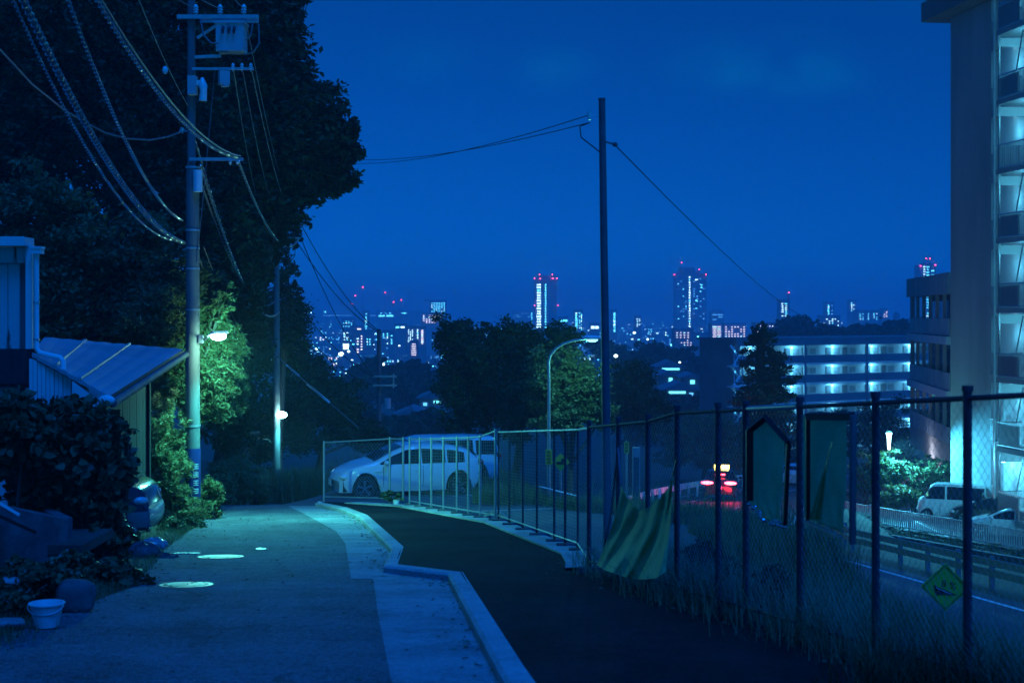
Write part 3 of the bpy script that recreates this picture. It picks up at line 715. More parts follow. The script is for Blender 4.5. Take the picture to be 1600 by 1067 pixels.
# big evergreens on the left slope
tree('evergreen_tree', 'tall dark evergreen with the bulging outline against the sky above the road', (PX(335, 43), 43, 0),
     [CL(520, 235, 40, 72, 42), CL(556, 240, 14, 12, 42, 2), CL(552, 200, 10, 14, 42, 2), CL(470, 120, 14, 12, 42, 2), CL(545, 285, 16, 10, 42, 2), CL(478, 312, 14, 10, 42, 1.5), CL(450, 60, 14, 16, 42, 2), CL(470, 0, 16, 8, 42, 1.5), CL(455, 190, 75, 95, 42), CL(480, 150, 25, 30, 42, 1.2), CL(400, 100, 75, 110, 42), CL(430, 20, 45, 45, 42), CL(380, 235, 90, 110, 42.5), CL(430, 300, 62, 60, 42), CL(510, 285, 38, 28, 42, .8), CL(360, -40, 90, 70, 42), CL(405, 370, 45, 55, 43), CL(360, 400, 60, 90, 42.5), CL(340, 520, 50, 80, 42)], 108000, .21, M['leaf_dark'], 11, .30, fk=.78, sub=75, spread=.17)
tree('evergreen_tree', 'broad dark evergreen filling the upper left corner behind the first utility pole', (PX(230, 39), 39, 0),
     [CL(250, 60, 120, 130, 39), CL(120, 40, 120, 120, 38), CL(300, 190, 90, 110, 39), CL(180, 190, 110, 110, 38.5), CL(60, 150, 90, 130, 38), CL(10, 40, 90, 110, 38), CL(250, 310, 110, 90, 39), CL(330, 330, 70, 80, 40), CL(20, 260, 80, 90, 38)], 105000, .2, M['leaf_dark'], 12, .36, sub=70, spread=.18)
tree('slender_tree', 'thin ragged tree fringing the sky beside the second utility pole', (PX(434, 60), 60, 0),
     [CL(452, 365, 22, 32, 60, 1), CL(440, 420, 24, 36, 60), CL(462, 458, 14, 20, 60, .8), CL(430, 480, 30, 45, 60), CL(455, 520, 26, 34, 60)], 7500, .2, M['leaf_dark'], 13, .16, spread=.2)
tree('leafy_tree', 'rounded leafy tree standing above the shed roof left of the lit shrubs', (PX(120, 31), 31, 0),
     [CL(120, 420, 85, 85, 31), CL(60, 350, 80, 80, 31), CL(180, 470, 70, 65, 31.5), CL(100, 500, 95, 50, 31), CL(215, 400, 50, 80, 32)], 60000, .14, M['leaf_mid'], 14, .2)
tree('dark_tree', 'dark spreading tree in the gloom between the two lit utility poles', (PX(372, 41), 41, 0),
     [CL(370, 450, 46, 80, 40.5), CL(385, 560, 36, 85, 41), CL(360, 650, 50, 60, 40.5), CL(330, 560, 40, 70, 40), CL(440, 520, 50, 70, 62), CL(400, 690, 40, 50, 60)], 42000, .17, M['leaf_dark'], 15, .2)
tree('dark_tree', 'low dark tree sloping down right of the second utility pole', (PX(490, 68), 68, 0),
     [CL(465, 590, 45, 55, 68), CL(510, 630, 55, 55, 68), CL(545, 668, 45, 35, 68), CL(450, 660, 50, 60, 66), CL(590, 690, 30, 20, 69)], 32000, .2, M['leaf_dark'], 16, .18)
# shrubs lit by the first street lamp
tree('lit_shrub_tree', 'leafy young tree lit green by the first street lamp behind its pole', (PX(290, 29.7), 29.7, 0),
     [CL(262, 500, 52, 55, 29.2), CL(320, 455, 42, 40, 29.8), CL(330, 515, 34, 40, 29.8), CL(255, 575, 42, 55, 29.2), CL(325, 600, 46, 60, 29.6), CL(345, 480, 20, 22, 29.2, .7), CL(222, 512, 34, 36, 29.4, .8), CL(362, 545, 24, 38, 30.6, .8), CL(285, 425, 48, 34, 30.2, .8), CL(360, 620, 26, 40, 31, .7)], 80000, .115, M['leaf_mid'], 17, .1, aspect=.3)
shrub('bamboo_grass', 'tall yellow green shrub growing round the foot of the first utility pole',
      [CL(258, 690, 28, 75, 27.7), CL(262, 750, 36, 60, 27.5), CL(284, 806, 38, 32, 27.3), CL(328, 780, 22, 34, 28.5), CL(245, 640, 16, 30, 27.9, .6)], 26000, .11, M['leaf_lime'], 18, aspect=.24, spread=.22)
shrub('dark_shrub', 'dark low shrub at the road edge below the parked dark car', [CL(268, 838, 36, 24, 25.3), CL(300, 828, 22, 20, 25.6)], 6000, .09, M['leaf_mid'], 19, aspect=.3)
shrub('verge_shrub', 'pale green shrub spilling on to the road edge before the second utility pole',
      [CL(372, 752, 34, 34, 38), CL(400, 768, 24, 20, 38.5), CL(345, 765, 22, 30, 36), CL(360, 735, 30, 28, 40)], 18000, .12, M['leaf_lime'], 20, aspect=.26)
# ivy hedge on the left and creeper on the ground
ivy = [CL(60, 690, 70, 58, 16.6, 1, .6), CL(130, 700, 50, 60, 16.8, 1, .6), CL(150, 770, 45, 70, 17.0, 1, .6), CL(70, 780, 60, 60, 16.8, .8, .6), CL(170, 840, 34, 40, 17.2, 1, .5), CL(165, 668, 30, 30, 17, .8, .5), CL(15, 670, 50, 50, 16.3, 1, .6), CL(190, 730, 18, 50, 17.3, .8, .4), CL(180, 900, 45, 26, 15.9, .9, .4), CL(215, 915, 28, 16, 15.7, .8, .3), CL(110, 640, 60, 20, 17, .6, .5)]
shrub('ivy_hedge', 'overgrown ivy hedge with broad leaves in front of the shed and the parked dark car', ivy, 13500, .12, M['leaf_ivy'], 21, cat='hedge', aspect=.8, spread=.24, sub=60)
shrub('creeper', 'creeper with small leaves spilling over the kerb stones beside the pale bucket', [CL(40, 905, 55, 28, 13.3, 1, .4), CL(95, 915, 40, 24, 13.6, 1, .3), CL(20, 940, 30, 20, 12.8, .8, .3), CL(120, 880, 30, 20, 14.2, .8, .3)], 5500, .07, M['leaf_ivy'], 22, cat='creeper', aspect=.7)
# trees beyond the fence
tree('valley_tree', 'wide dark tree on the left of the clump behind the white cars', (PX(735, 64), 64, 0),
     [CL(705, 520, 30, 30, 64), CL(725, 560, 48, 60, 64), CL(755, 620, 50, 60, 63.5), CL(712, 625, 34, 50, 63), CL(740, 590, 45, 60, 64)], 26000, .2, M['leaf_dark'], 23, .2)
tree('valley_tree', 'tallest dark tree in the clump behind the white cars', (PX(800, 62), 62, 0),
     [CL(790, 525, 40, 30, 62), CL(800, 570, 55, 60, 62), CL(850, 545, 45, 38, 62), CL(820, 635, 60, 55, 61.5), CL(885, 530, 26, 24, 62, .9)], 30000, .19, M['leaf_dark'], 24, .2)
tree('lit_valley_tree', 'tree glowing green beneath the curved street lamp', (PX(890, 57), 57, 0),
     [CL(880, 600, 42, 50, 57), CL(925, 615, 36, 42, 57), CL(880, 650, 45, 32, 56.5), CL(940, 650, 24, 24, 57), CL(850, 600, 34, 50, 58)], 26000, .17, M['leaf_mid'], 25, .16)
tree('dark_tree', 'dark round tree right of the tall steel pole', (PX(985, 92), 92, 0),
     [CL(985, 610, 42, 50, 92), CL(1015, 650, 40, 40, 92), CL(950, 640, 30, 40, 90)], 14000, .24, M['leaf_dark'], 26, .22)
tree('conifer_tree', 'narrow pointed conifer standing in front of the gallery block', (PX(1195, 78), 78, 0),
     [CL(1187, 515, 12, 18, 78, .9), CL(1188, 545, 30, 30, 78), CL(1197, 585, 42, 38, 78), CL(1195, 625, 48, 42, 78), CL(1205, 670, 44, 40, 78)], 26000, .18, M['leaf_dark'], 27, .2, spread=.2)
tree('roadside_tree', 'dark bushy tree behind the taxi on the outer side of the curve', (PX(1100, 100), 100, 0),
     [CL(1100, 680, 48, 40, 99), CL(1150, 690, 40, 36, 99), CL(1060, 700, 34, 30, 97), CL(1130, 715, 50, 22, 98)], 20000, .24, M['leaf_mid'], 28, .2)
tree('roadside_tree', 'dark tree in front of the lowest galleries left of the lot lamp', (PX(1340, 112), 112, 0),
     [CL(1330, 670, 45, 32, 112), CL(1380, 665, 36, 40, 112), CL(1290, 690, 40, 34, 110), CL(1400, 700, 40, 32, 108), CL(1250, 700, 34, 34, 108)], 20000, .26, M['leaf_dark'], 29, .2)
for i, (lab, cls, mt, n) in enumerate([
    ('bright round shrub just left of the lot lamp post', [CL(1355, 742, 24, 32, 73), CL(1380, 735, 18, 24, 73.5)], 'leaf_mid', 5200),
    ('bright tall shrub just right of the lot lamp post', [CL(1400, 735, 22, 28, 74), CL(1372, 725, 20, 20, 74.5)], 'leaf_mid', 4800),
    ('yellowish shrub low in front of the lot lamp post', [CL(1400, 772, 26, 18, 71.5), CL(1385, 785, 24, 14, 71), CL(1428, 780, 14, 14, 71)], 'leaf_lime', 5200),
    ('green shrub left of the white van below the pink wall', [CL(1455, 738, 22, 24, 74.5), CL(1480, 742, 18, 22, 75), CL(1435, 752, 18, 22, 74)], 'leaf_mid', 5400)]):
    shrub('lot_shrub', lab, cls, n, .17, M[mt], 40+i, aspect=.5, group='shrubs round the lot lamp')
shrub('lot_hedge', 'low grassy hedge strip running along the outside of the slatted white fence',
      [(tuple(Vector((21.7-(Yk-60.3)*.595, Yk, -8.5))+Vector((-.86, -.51, 0))*1.0), (1.2, 1.2, .24), 1) for Yk in np.arange(53.5, 71, 1.6)], 15000, .13, M['leaf_mid'], 46, cat='hedge', aspect=.3)
# distant woods: masses nobody could count
def woods(name, lab, specs, n, size, seed, mtl):
    V, Q_ = leaves(specs, n, size, seed, .7, 40, .25)
    npobj(name, V, Q_, mtl, kind='stuff', label=lab, cat='woods')
rg = random.Random(3)
sp = []
for px, py, r in [(540, 620, 40), (575, 600, 38), (650, 610, 42), (640, 580, 26), (585, 575, 22), (690, 600, 30)]:
    sp.append(CL(px, py, r, r*.75, 250+rg.uniform(-25, 25)))
sp += [CL(px, py, r, r*.62, 165+rg.uniform(-8, 8)) for px, py, r in [(560, 662, 40), (605, 672, 36), (650, 670, 40), (690, 665, 40), (620, 690, 40)]]
woods('distant_woods', 'dark blue wooded hollow below the city left of the valley trees', sp, 22000, 1.0, 31, M['leaf_dark'])
spf = [CL(px, py, r, r*.62, 212+rg.uniform(-8, 8)) for px, py, r in [(990, 640, 40), (1040, 640, 40), (1085, 640, 40), (1010, 675, 40), (1070, 680, 44), (1120, 670, 40)]]
sp = spf+[CL(px, py, r, r*.7, 300+rg.uniform(-30, 30)) for px, py, r in [(975, 560, 30), (1020, 560, 34), (1070, 565, 34), (1090, 590, 30), (1040, 590, 34), (985, 595, 34), (940, 545, 24), (1110, 600, 30), (1140, 570, 24)]]
woods('distant_woods', 'dark blue wooded rise between the steel pole and the gallery block', sp, 18000, 1.1, 32, M['leaf_dark'])
sp = [CL(px, py, r, r*.55, 330+rg.uniform(-20, 20)) for px, py, r in [(1250, 512, 30), (1235, 505, 20), (1290, 520, 30), (1340, 524, 30), (1390, 518, 34), (1420, 515, 30), (1210, 522, 20)]]
woods('distant_woods', 'dark treetops showing above the roof of the gallery block', sp, 9000, 1.0, 33, M['leaf_dark'])

# ---------------------------------------------------------------- grass
def blades(X, Y, hts, seed, wdt, lean=.35, zoff=0.0):
    rg = np.random.default_rng(seed); k = len(X)
    Z = ground_z(X, Y)-.09+zoff
    a = rg.uniform(0, 2*np.pi, k); ln = hts*rg.uniform(.1, 1, k)*lean
    base = np.stack([X, Y, Z], 1)
    side = np.stack([np.cos(a+1.57), np.sin(a+1.57), 0*a], 1)*(wdt*rg.uniform(.6, 1.3, k))[:, None]
    d1 = np.stack([np.cos(a)*ln*.35, np.sin(a)*ln*.35, hts*.6], 1); d2 = np.stack([np.cos(a)*ln*1.1, np.sin(a)*ln*1.1, hts], 1)
    V = np.stack([base-side, base+side, base+d1+side*.7, base+d1-side*.7, base+d2], 1).reshape(-1, 3)
    i = np.arange(k)*5
    Q_ = np.concatenate([np.stack([i, i+1, i+2, i+3], 1), np.stack([i+3, i+2, i+4, i+4], 1)])
    return V, Q_
def grass(name, lab, X, Y, h, seed, mtl, wdt=.006, lean=.35, var=.5):
    rg = np.random.default_rng(seed+1)
    hts = h*rg.uniform(1-var, 1+var*.6, len(X))
    V, Q_ = blades(X, Y, hts, seed, wdt, lean)
    k = len(X)
    me = bpy.data.meshes.new(name)
    quads = Q_[:k]; tris = Q_[k:, :3]
    me.vertices.add(len(V)); me.vertices.foreach_set('co', V.astype(np.float32).ravel())
    lp = np.concatenate([quads.ravel(), tris.ravel()]).astype(np.int32)
    me.loops.add(len(lp)); me.loops.foreach_set('vertex_index', lp)
    me.polygons.add(2*k); me.polygons.foreach_set('loop_start', np.concatenate([np.arange(0, 4*k, 4), 4*k+np.arange(0, 3*k, 3)]).astype(np.int32))
    me.materials.append(mtl); me.update(calc_edges=True)
    o = mkobj(name, me); tag(o, lab, 'grass', None, 'stuff'); return o
rg = np.random.default_rng(5)
# bank beyond the near fence
n = 95000
Yb = 7+rg.uniform(0, 1, n)**1.1*31
u = rg.uniform(0, 1, n)
xl = np.where(Yb > 18.5, np.maximum(fence_x(Yb)+.4, bank_x(Yb)-1.3), fence_x(Yb)+.3); Xb = xl+u*np.maximum(1.5, road_right(Yb)-7.7-xl)
pn = np.sin(Xb*1.9+Yb*.7)+np.sin(Yb*1.3-Xb)+rg.normal(0, .5, n)
k = pn > -.6
grass('bank_grass', 'long dark grass covering the bank below the fence', Xb[k], Yb[k], .38, 51, M['leaf_straw'], .006, .6)
n = 5000
Yc = rg.uniform(15, 33, n); Xc = bank_x(Yc)+rg.normal(.2, .5, n)
pk = np.sin(Yc*2.1)+np.sin(Yc*5.3+Xc)+rg.normal(0, .5, n) > .2
grass('crest_weeds', 'taller weeds along the crest of the bank above the lower road', Xc[pk], Yc[pk], .75, 58, M['leaf_straw'], .007, .6, .6)
# tall weeds along the fence, thicker near the camera
n = 10500
Yw = 7.2+rg.uniform(0, 1, n)*9.6
c = np.array([8.0, 8.9, 9.3, 10.4, 12.4, 13.3]); Yw = np.where(rg.uniform(0, 1, n) < .6, c[rg.integers(0, 6, n)]+rg.normal(0, .28, n), Yw)
Xw = fence_x(Yw)+rg.normal(.22, .22, n)
see = (Xw/Yw > .27) & (Xw/Yw < .335) & (rg.uniform(0, 1, n) < .82); Yw = Yw[~see]; Xw = Xw[~see]
grass('fence_weeds', 'tall wiry weeds growing through the foot of the near fence', Xw, Yw, .50, 52, leafmat('leaf_pale', (.16, .20, .10), (.34, .36, .20), 1.4), .0042, .75, .7)
n = 1500
Yw = 8.25+rg.normal(0, .4, n); Xw = 2.45+rg.normal(0, .25, n)
grass('weed_clump', 'big dark weed clump at the foot of the nearest fence posts', Xw, Yw, .42, 53, M['leaf_dark'], .0055, .8, .6)
n = 9000
Yg = rg.uniform(11, 32, n); Xg = np.array([float(r_left(y)) for y in Yg])-np.abs(rg.normal(0, .35, n))+.05
grass('verge_grass', 'sparse grass along the left edge of the road', Xg, Yg, .16, 54, M['leaf_straw'], .004, .6)
n = 1500
Yg = 11.3+rg.normal(0, .35, n); Xg = -4.3+rg.normal(0, .25, n)
grass('grass_tuft', 'grass tuft in the lower left corner beside the pale bucket', Xg, Yg, .17, 55, M['leaf_straw'], .004, .6)
n = 5200
Yg = rg.uniform(44, 56, n); Xg = PX(475, 1)*Yg+rg.normal(0, .75, n)
grass('tall_grass', 'tall grass clump right of the second utility pole', Xg, Yg, 1.15, 56, M['leaf_straw'], .012, .5)
n = 9000
Yg = rg.uniform(34, 60, n); Xg = bank_x(Yg)+rg.uniform(-1.2, 3.5, n)
grass('lot_grass', 'rough grass on the slope between the car park and the lower road', Xg, Yg, .5, 57, M['leaf_straw'], .011, .6)

# ---------------------------------------------------------------- fences
def zg(x, y): return float(road_z(y))+.1
def diamond(m, p0, p1, z0, z1, pitch=.05, w=.0021):
    p0, p1 = Vector(p0), Vector(p1); d_ = p1-p0; L = math.hypot(d_.x, d_.y); H = z1-z0
    def pt(s, t, o): 
        v = p0.lerp(p1, s/L); nn = Vector((d_.y, -d_.x, 0)).normalized()*o; return v+nn+Vector((0, 0, z0+t))
    st = pitch*1.414
    for sg in (1, -1):
        c = -H if sg == 1 else 0
        while c < L+(0 if sg == 1 else H):
            c += st
            a, b = (c, c+H) if sg == 1 else (c, c-H)      # s at t=0 and at t=H
            t0, t1 = 0.0, H
            if sg == 1:
                if a < 0: t0 = -a
                if b > L: t1 = L-a
            else:
                if a > L: t0 = a-L
                if b < 0: t1 = a
            if t1-t0 < .02: continue
            q0 = pt(a+sg*t0, t0, .002*sg); q1 = pt(a+sg*t1, t1, .002*sg)
            ax = (q1-q0).normalized(); u_ = Vector((ax.z, 0, -ax.x)); u_.normalize(); v_ = ax.cross(u_)
            tri = [u_*w*.6, (v_*.87-u_*.5)*w*.6, (-v_*.87-u_*.5)*w*.6]
            m.add([q0+x for x in tri]+[q1+x for x in tri], [(0,1,4,3),(1,2,5,4),(2,0,3,5)])
def square(m, p0, p1, z0, z1, hp=.05, vp=.15, w=.0024):
    p0, p1 = Vector(p0), Vector(p1); L = (p1-p0).length
    def rod(q0, q1):
        ax = (q1-q0).normalized(); u_ = ax.cross(Vector((.3, .9, .2))).normalized(); v_ = ax.cross(u_)
        tri = [u_*w*.6, (v_*.87-u_*.5)*w*.6, (-v_*.87-u_*.5)*w*.6]
        m.add([q0+x for x in tri]+[q1+x for x in tri], [(0,1,4,3),(1,2,5,4),(2,0,3,5)])
    z = z0
    while z < z1: rod(p0+Vector((0, 0, z)), p1+Vector((0, 0, z))); z += hp
    s = 0
    while s < L: q = p0.lerp(p1, s/L); rod(q+Vector((0, 0, z0)), q+Vector((0, 0, z1))); s += vp
def fence(name, lab, pts, H, pr, rail_r, mtl, rmtl, mesh, low=.12, cap=True, group=None, bottom_rail=True, feet=False, wmat=None):
    """pts: (x, y) of the posts, the base follows the path"""
    t = thing(name, lab, 'fence', (pts[0][0], pts[0][1], zg(*pts[0])), 0, group)
    V = [Vector((x, y, zg(x, y))) for x, y in pts]
    hs = H if hasattr(H, '__len__') else [H]*len(V)
    for v, h in zip(V, hs):
        m = MB(); m.tube([v+Vector((0, 0, -.25)), v+Vector((0, 0, h))], pr, 10)
        if cap: m.tube([v+Vector((0, 0, h)), v+Vector((0, 0, h+.035))], pr*1.25, 10)
        p_ = obj('post', m, mtl, t, smooth=True)
        if feet:
            f = MB(); f.box(v+Vector((.05, -.02, .03)), (.34, .12, .06)); obj('foot', f, M['concrete_dark'], p_)
    mm = MB()
    for i in range(len(V)-1):
        a, b = V[i], V[i+1]
        m = MB(); m.tube([a+Vector((0, 0, hs[i]-.04)), b+Vector((0, 0, hs[i+1]-.04))], rail_r, 8); obj('top_rail', m, rmtl, t, smooth=True)
        if bottom_rail:
            m = MB(); m.tube([a+Vector((0, 0, low)), b+Vector((0, 0, low))], rail_r*.8, 8); obj('bottom_rail', m, rmtl, t, smooth=True)
        h = min(hs[i], hs[i+1])
        mesh(mm, a, b, low, h-.05)
    obj('wire_mesh', mm, wmat or M['galv_wire'], t, kind='stuff')
    return t
NY = [6.2, 7.25, 8.4, 9.5, 10.65, 11.66, 12.25, 13.25, 14.07, 15.0, 16.06]
fence('chain_link_fence', 'near chain link fence of dark round posts along the dark path', [(float(fence_x(y)), y) for y in NY], [1.78]*8+[1.71, 1.69, 1.67], .027, .017, M['steel_post'], M['steel_post'], diamond)
# one rail length of the near fence is bare metal and bright
ya1, ya2 = 10.68, 11.6
m = MB(); m.tube([Vector((float(fence_x(y)), y, zg(0, y)+1.745)) for y in (ya1, ya2)], .024, 10)
obj('rail_sleeve', m, M['galv'], label='bare bright metal sleeve on the top rail above the house-shaped plastic sheet', cat='rail sleeve', smooth=True)
def by_px(pxs):
    out = []
    for px in pxs:
        lo_, hi_ = 16.06, 34.3
        for _ in range(50):
            md_ = (lo_+hi_)/2
            if HX+float(fence_x(md_))/md_*F > px: lo_ = md_
            else: hi_ = md_
        out.append((float(fence_x(lo_)), lo_))
    return out
fence('mesh_fence', 'middle run of barricade fence with thin dark posts from the net to the corner post', by_px([921, 903, 883, 866, 839, 817, 796, 779]), 1.66, .018, .016, M['steel_post'], M['galv'], lambda m, a, b, l, h: square(m, a, b, l, h), cap=False, feet=True)
fence('mesh_fence', 'far run of barricade fence with pale posts in front of the white cars', by_px([774, 750, 732, 714, 693, 674, 656, 640]), [1.68, 1.58, 1.56, 1.56, 1.55, 1.54, 1.54, 1.54], .022, .017, M['galv'], M['galv'], lambda m, a, b, l, h: square(m, a, b, l, h, .06, .12, .0026), cap=False, feet=True)
gp = [(PX(630, 32.6), 32.6), (PX(609, 33.1), 33.1), (PX(506, 34.2), 34.2)]
fence('panel_fence', 'chain link panel fence of pale pipe at the left before the white car nose', gp, [1.54, 1.54, 1.46], .026, .02, M['galv'], M['galv'], lambda m, a, b, l, h: diamond(m, a, b, l, h, .065, .0028), cap=False)
# concrete base and bracing lying at the corner post
b0 = P(757, 806, 26.2); b1 = P(776, 797, 26); b2 = P(812, 822, 25.2)
t = thing('fence_brace', 'bent pale angle iron brace lying at the corner post of the barricade fence', 'brace', (b0.x, b0.y, b0.z))
m = MB(); m.bar(b0, b1, .04); m.bar(b1, b2, .04); m.bar(b0+Vector((.15, 0, -.1)), b0+Vector((.15, 0, .1)), .04); m.bar(b0+Vector((.1, 0, -.1)), b0+Vector((.6, 0, -.13)), .05); obj('angle_iron', m, M['galv'], t)
# plastic sheets in frames hung on the near fence
def hung_sheet(name, lab, Y, outline, border, extra):
    t = thing(name, lab, 'plastic sheet', P(outline[0][0], outline[0][1], Y))
    fY = lambda x: 4.69/((x-HX)/F+.238)*.985
    pts = [P(x, y, fY(x)) for x, y in outline]; n = len(pts)
    ctr = sum(pts, Vector())/n
    rg = random.Random(n)
    # wrinkled sheet: grid between left and right edges
    top = max(p.z for p in pts); bot = min(p.z for p in pts)
    def xr(z):
        xs_ = []
        for i in range(n):
            a, b = pts[i], pts[(i+1) % n]
            if (a.z-z)*(b.z-z) <= 0 and abs(a.z-b.z) > 1e-6: xs_.append(a.x+(b.x-a.x)*(z-a.z)/(b.z-a.z))
        return (min(xs_), max(xs_)) if xs_ else (ctr.x, ctr.x)
    rows = []
    for i in range(41):
        f = i/40; z = top-.002+(bot+.002-top+.002)*f
        x0, x1 = xr(z)
        r = []
        for j in range(29):
            g = j/28; x = x0+(x1-x0)*g
            y = (4.69-x)/.238*.988+.03*math.sin(g*9+f*5)*f+.018*math.sin(g*23-f*9)*f*f+.01*math.sin(f*17+g*6)-.05*f*math.sin(g*math.pi)
            r.append((x, y, z))
        rows.append(r)
    m = MB(); m.grid(rows); obj('sheet', m, M['sheet'], t, smooth=True)
    for i in border:
        a, b = pts[i], pts[(i+1) % n]
        m = MB(); m.bar(a, b, extra.get(i, .05), .04, up=(0, 1, 0)); obj('frame', m, M['black'], t)
    return t, pts
t, pts = hung_sheet('plastic_sheet', 'house-shaped dark framed plastic sheet hanging on the near fence', 11.35, [(1196, 652), (1232, 692), (1226, 822), (1188, 812), (1171, 782), (1171, 672)], [0, 1, 4, 5], {4: .055, 1: .03, 5: .045, 0: .035})
rg_ = random.Random(4)
m = MB()
for i in range(26):
    f = i/25; q = (P(1172, 785, 11.28).lerp(P(1196, 815, 11.28), f*1.6) if f < .6 else P(1196, 815, 11.28).lerp(P(1226, 820, 11.28), (f-.6)*2.5))
    m.ell((q*(float(4.69/(q.x/q.y+.238)*.975)/q.y)*1.0+Vector((0, 0, EYE*(1-float(4.69/(q.x/q.y+.238)*.975)/q.y))))+Vector((rg_.uniform(-.015, .015), -.02, rg_.uniform(-.015, .02))), (rg_.uniform(.010, .026), .012, rg_.uniform(.008, .018)), 6, 4)
obj('crumpled_hem', m, M['chrome'], t, smooth=True)
t, pts = hung_sheet('plastic_sheet', 'rectangular dark framed plastic sheet with a gathered corner hanging on the near fence', 10.35, [(1262, 650), (1333, 650), (1329, 838), (1262, 812)], [0, 3], {0: .05, 3: .03})
m = MB(); m.tube([P(1333, 648, 9.6), P(1332, 850, 9.6)], .024, 10); obj('side_pole', m, M['concrete_pole'], t, smooth=True)
m = MB(); m.bar(P(1257, 814, 10.3), P(1316, 840, 9.75), .018); obj('bottom_bar', m, M['galv'], t)
m = MB()
for k_ in range(3):
    rows = [[P(1264+6*k_+j*1.5, 812, 10.2-.02*k_).lerp(P(1300-3*k_, 690+10*k_, 9.9), i/10)+Vector((0, -.02*math.sin(j*1.6+k_), 0)) for j in range(5)] for i in range(11)]
    m.grid(rows)
obj('gathered_fold', m, M['sheet'], t, smooth=True)
# yellow net slung on the fence
nY = 14.5
rows = []
def lerp2(a, b, f): return a+(b-a)*f
top = [(970, 758), (978, 775), (990, 792), (1003, 797), (1018, 790), (1034, 775), (1044, 762), (1051, 744)]
botp = [(932, 882), (944, 890), (958, 895), (972, 900), (990, 904), (1008, 905), (1025, 903), (1040, 893)]
for i in range(33):
    f = i/32; r = []
    for j in range(57):
        g = j/56*7; a = int(min(6, g)); h = g-a
        tx, ty = lerp2(top[a][0], top[a+1][0], h), lerp2(top[a][1], top[a+1][1], h)
        bx_, by_ = lerp2(botp[a][0], botp[a+1][0], h), lerp2(botp[a][1], botp[a+1][1], h)
        ff = f
        px = lerp2(tx, bx_, ff**1.5); py = lerp2(ty, by_, ff)
        Y = 4.69/((px-HX)/F+.238)*.982-.55*ff*ff-.10*math.sin(g*1.7+4.2*ff)*(.25+ff)-.05*math.sin(g*4.3+6*ff)-.014*math.sin(g*9+ff*9)*ff-.012*math.sin(g*3+ff*17)
        r.append(P(px, py, Y))
    rows.append(r)
m = MB(); m.grid(rows)
t = thing('garbage_net', 'yellow green net slung between the fence posts and trailing on the path', 'net', P(990, 900, 14.2))
obj('net', m, M['net'], t, smooth=True)
m = MB(); m.tube([P(970, 758, 14.7), P(966, 700, 14.9), P(955, 800, 15.4), P(940, 880, 15.5)], .012, 6); m.tube([P(1051, 744, 13.15), P(1058, 715, 13.1)], .008, 6); obj('rope', m, M['black'], t)

# ---------------------------------------------------------------- poles
def cyl_px(px, Y, z0, z1, r0, r1, n=18):
    m = MB(); x = PX(px, Y); k = 10
    m.tube([(x, Y, z0+(z1-z0)*i/k) for i in range(k+1)], [r0+(r1-r0)*i/k for i in range(k+1)], n); return m
def wrap(px, Y, za, zb, r, mtl):
    return cyl_px(px, Y, za, zb, r, r, 18)
def text_mesh(s, size, ext=.002):
    cu = bpy.data.curves.new('txt', 'FONT'); cu.body = s; cu.size = size; cu.align_x = 'CENTER'; cu.align_y = 'CENTER'; cu.extrude = ext; cu.resolution_u = 3
    o = bpy.data.objects.new('txt', cu); col.objects.link(o)
    dg = bpy.context.evaluated_depsgraph_get(); me = bpy.data.meshes.new_from_object(o.evaluated_get(dg))
    bpy.data.objects.remove(o); return me
def text_obj(name, s, size, mtl, parent, loc, rot):
    me = text_mesh(s, size); me.materials.clear(); me.materials.append(mtl)
    o = mkobj(name, me, parent); o.location = Vector(loc)-wloc(parent); o.rotation_euler = rot; return o
# first utility pole
pY = 28.0; pxx = PX(301, pY); g0 = float(road_z(pY))
pole1 = thing('utility_pole', 'near concrete utility pole with transformer, crossarms and lit street lamp arm', 'utility pole', (pxx, pY, g0), 0, 'utility poles along the road')
zt1 = 9.3
obj('pole', cyl_px(301, pY, g0-.3, PZ(262, pY), .152, .125), M['concrete_pole'], pole1, smooth=True)
m = cyl_px(299, pY, PZ(262, pY), zt1, .082, .07); obj('upper_pole', m, M['concrete_pole'], pole1, smooth=True)
for py in (262, 360, 388, 420, 484, 665):
    m = MB(); z = PZ(py, pY); m.tube([(pxx, pY, z-.02), (pxx, pY, z+.02)], .155 if py > 600 else .14, 18); obj('band', m, M['galv'], pole1)
za, zb = PZ(775, pY), PZ(700, pY)
m = MB()
for a0 in range(1):
    rows = [[(pxx+.157*math.sin(a), pY-.157*math.cos(a), z) for a in np.linspace(-1.2, 1.7, 16)] for z in (za, zb)]
    m.grid(rows)
bnd = obj('sign_band', m, M['blue_band'], pole1, label='blue wrap-round notice with pale characters', smooth=True)
def glyph(m, cx, cz, w, h, rg, place):
    """a dense character of strokes; place(u, v) maps to 3D, n strokes"""
    for f in (-.42, 0, .42): m.append((cx-w*.45, cz+h*f, cx+w*.45, cz+h*f))
    m.append((cx, cz-h*.45, cx, cz+h*.45))
    if rg.random() < .6: m.append((cx-w*.38, cz-h*.45, cx-w*.38, cz+h*.2))
    if rg.random() < .6: m.append((cx+w*.38, cz-h*.45, cx+w*.38, cz+h*.45))
def band_text(parent, x, Y, r, za, zb, n, seed, w=.11):
    rg = random.Random(seed); st = []
    for i in range(n): glyph(st, .1, zb-(zb-za)*(i+.6)/n, w, (zb-za)/n*.62, rg, None)
    m = MB()
    for u0, v0, u1, v1 in st:
        def pl(u, v): a = u/r; return Vector((x+(r+.004)*math.sin(a), Y-(r+.004)*math.cos(a), v))
        k = 4
        pts = [pl(u0+(u1-u0)*i/k, v0+(v1-v0)*i/k) for i in range(k+1)]
        for a, b in zip(pts, pts[1:]): m.bar(a, b, .011, .011)
    obj('characters', m, M['white_paint'], parent)
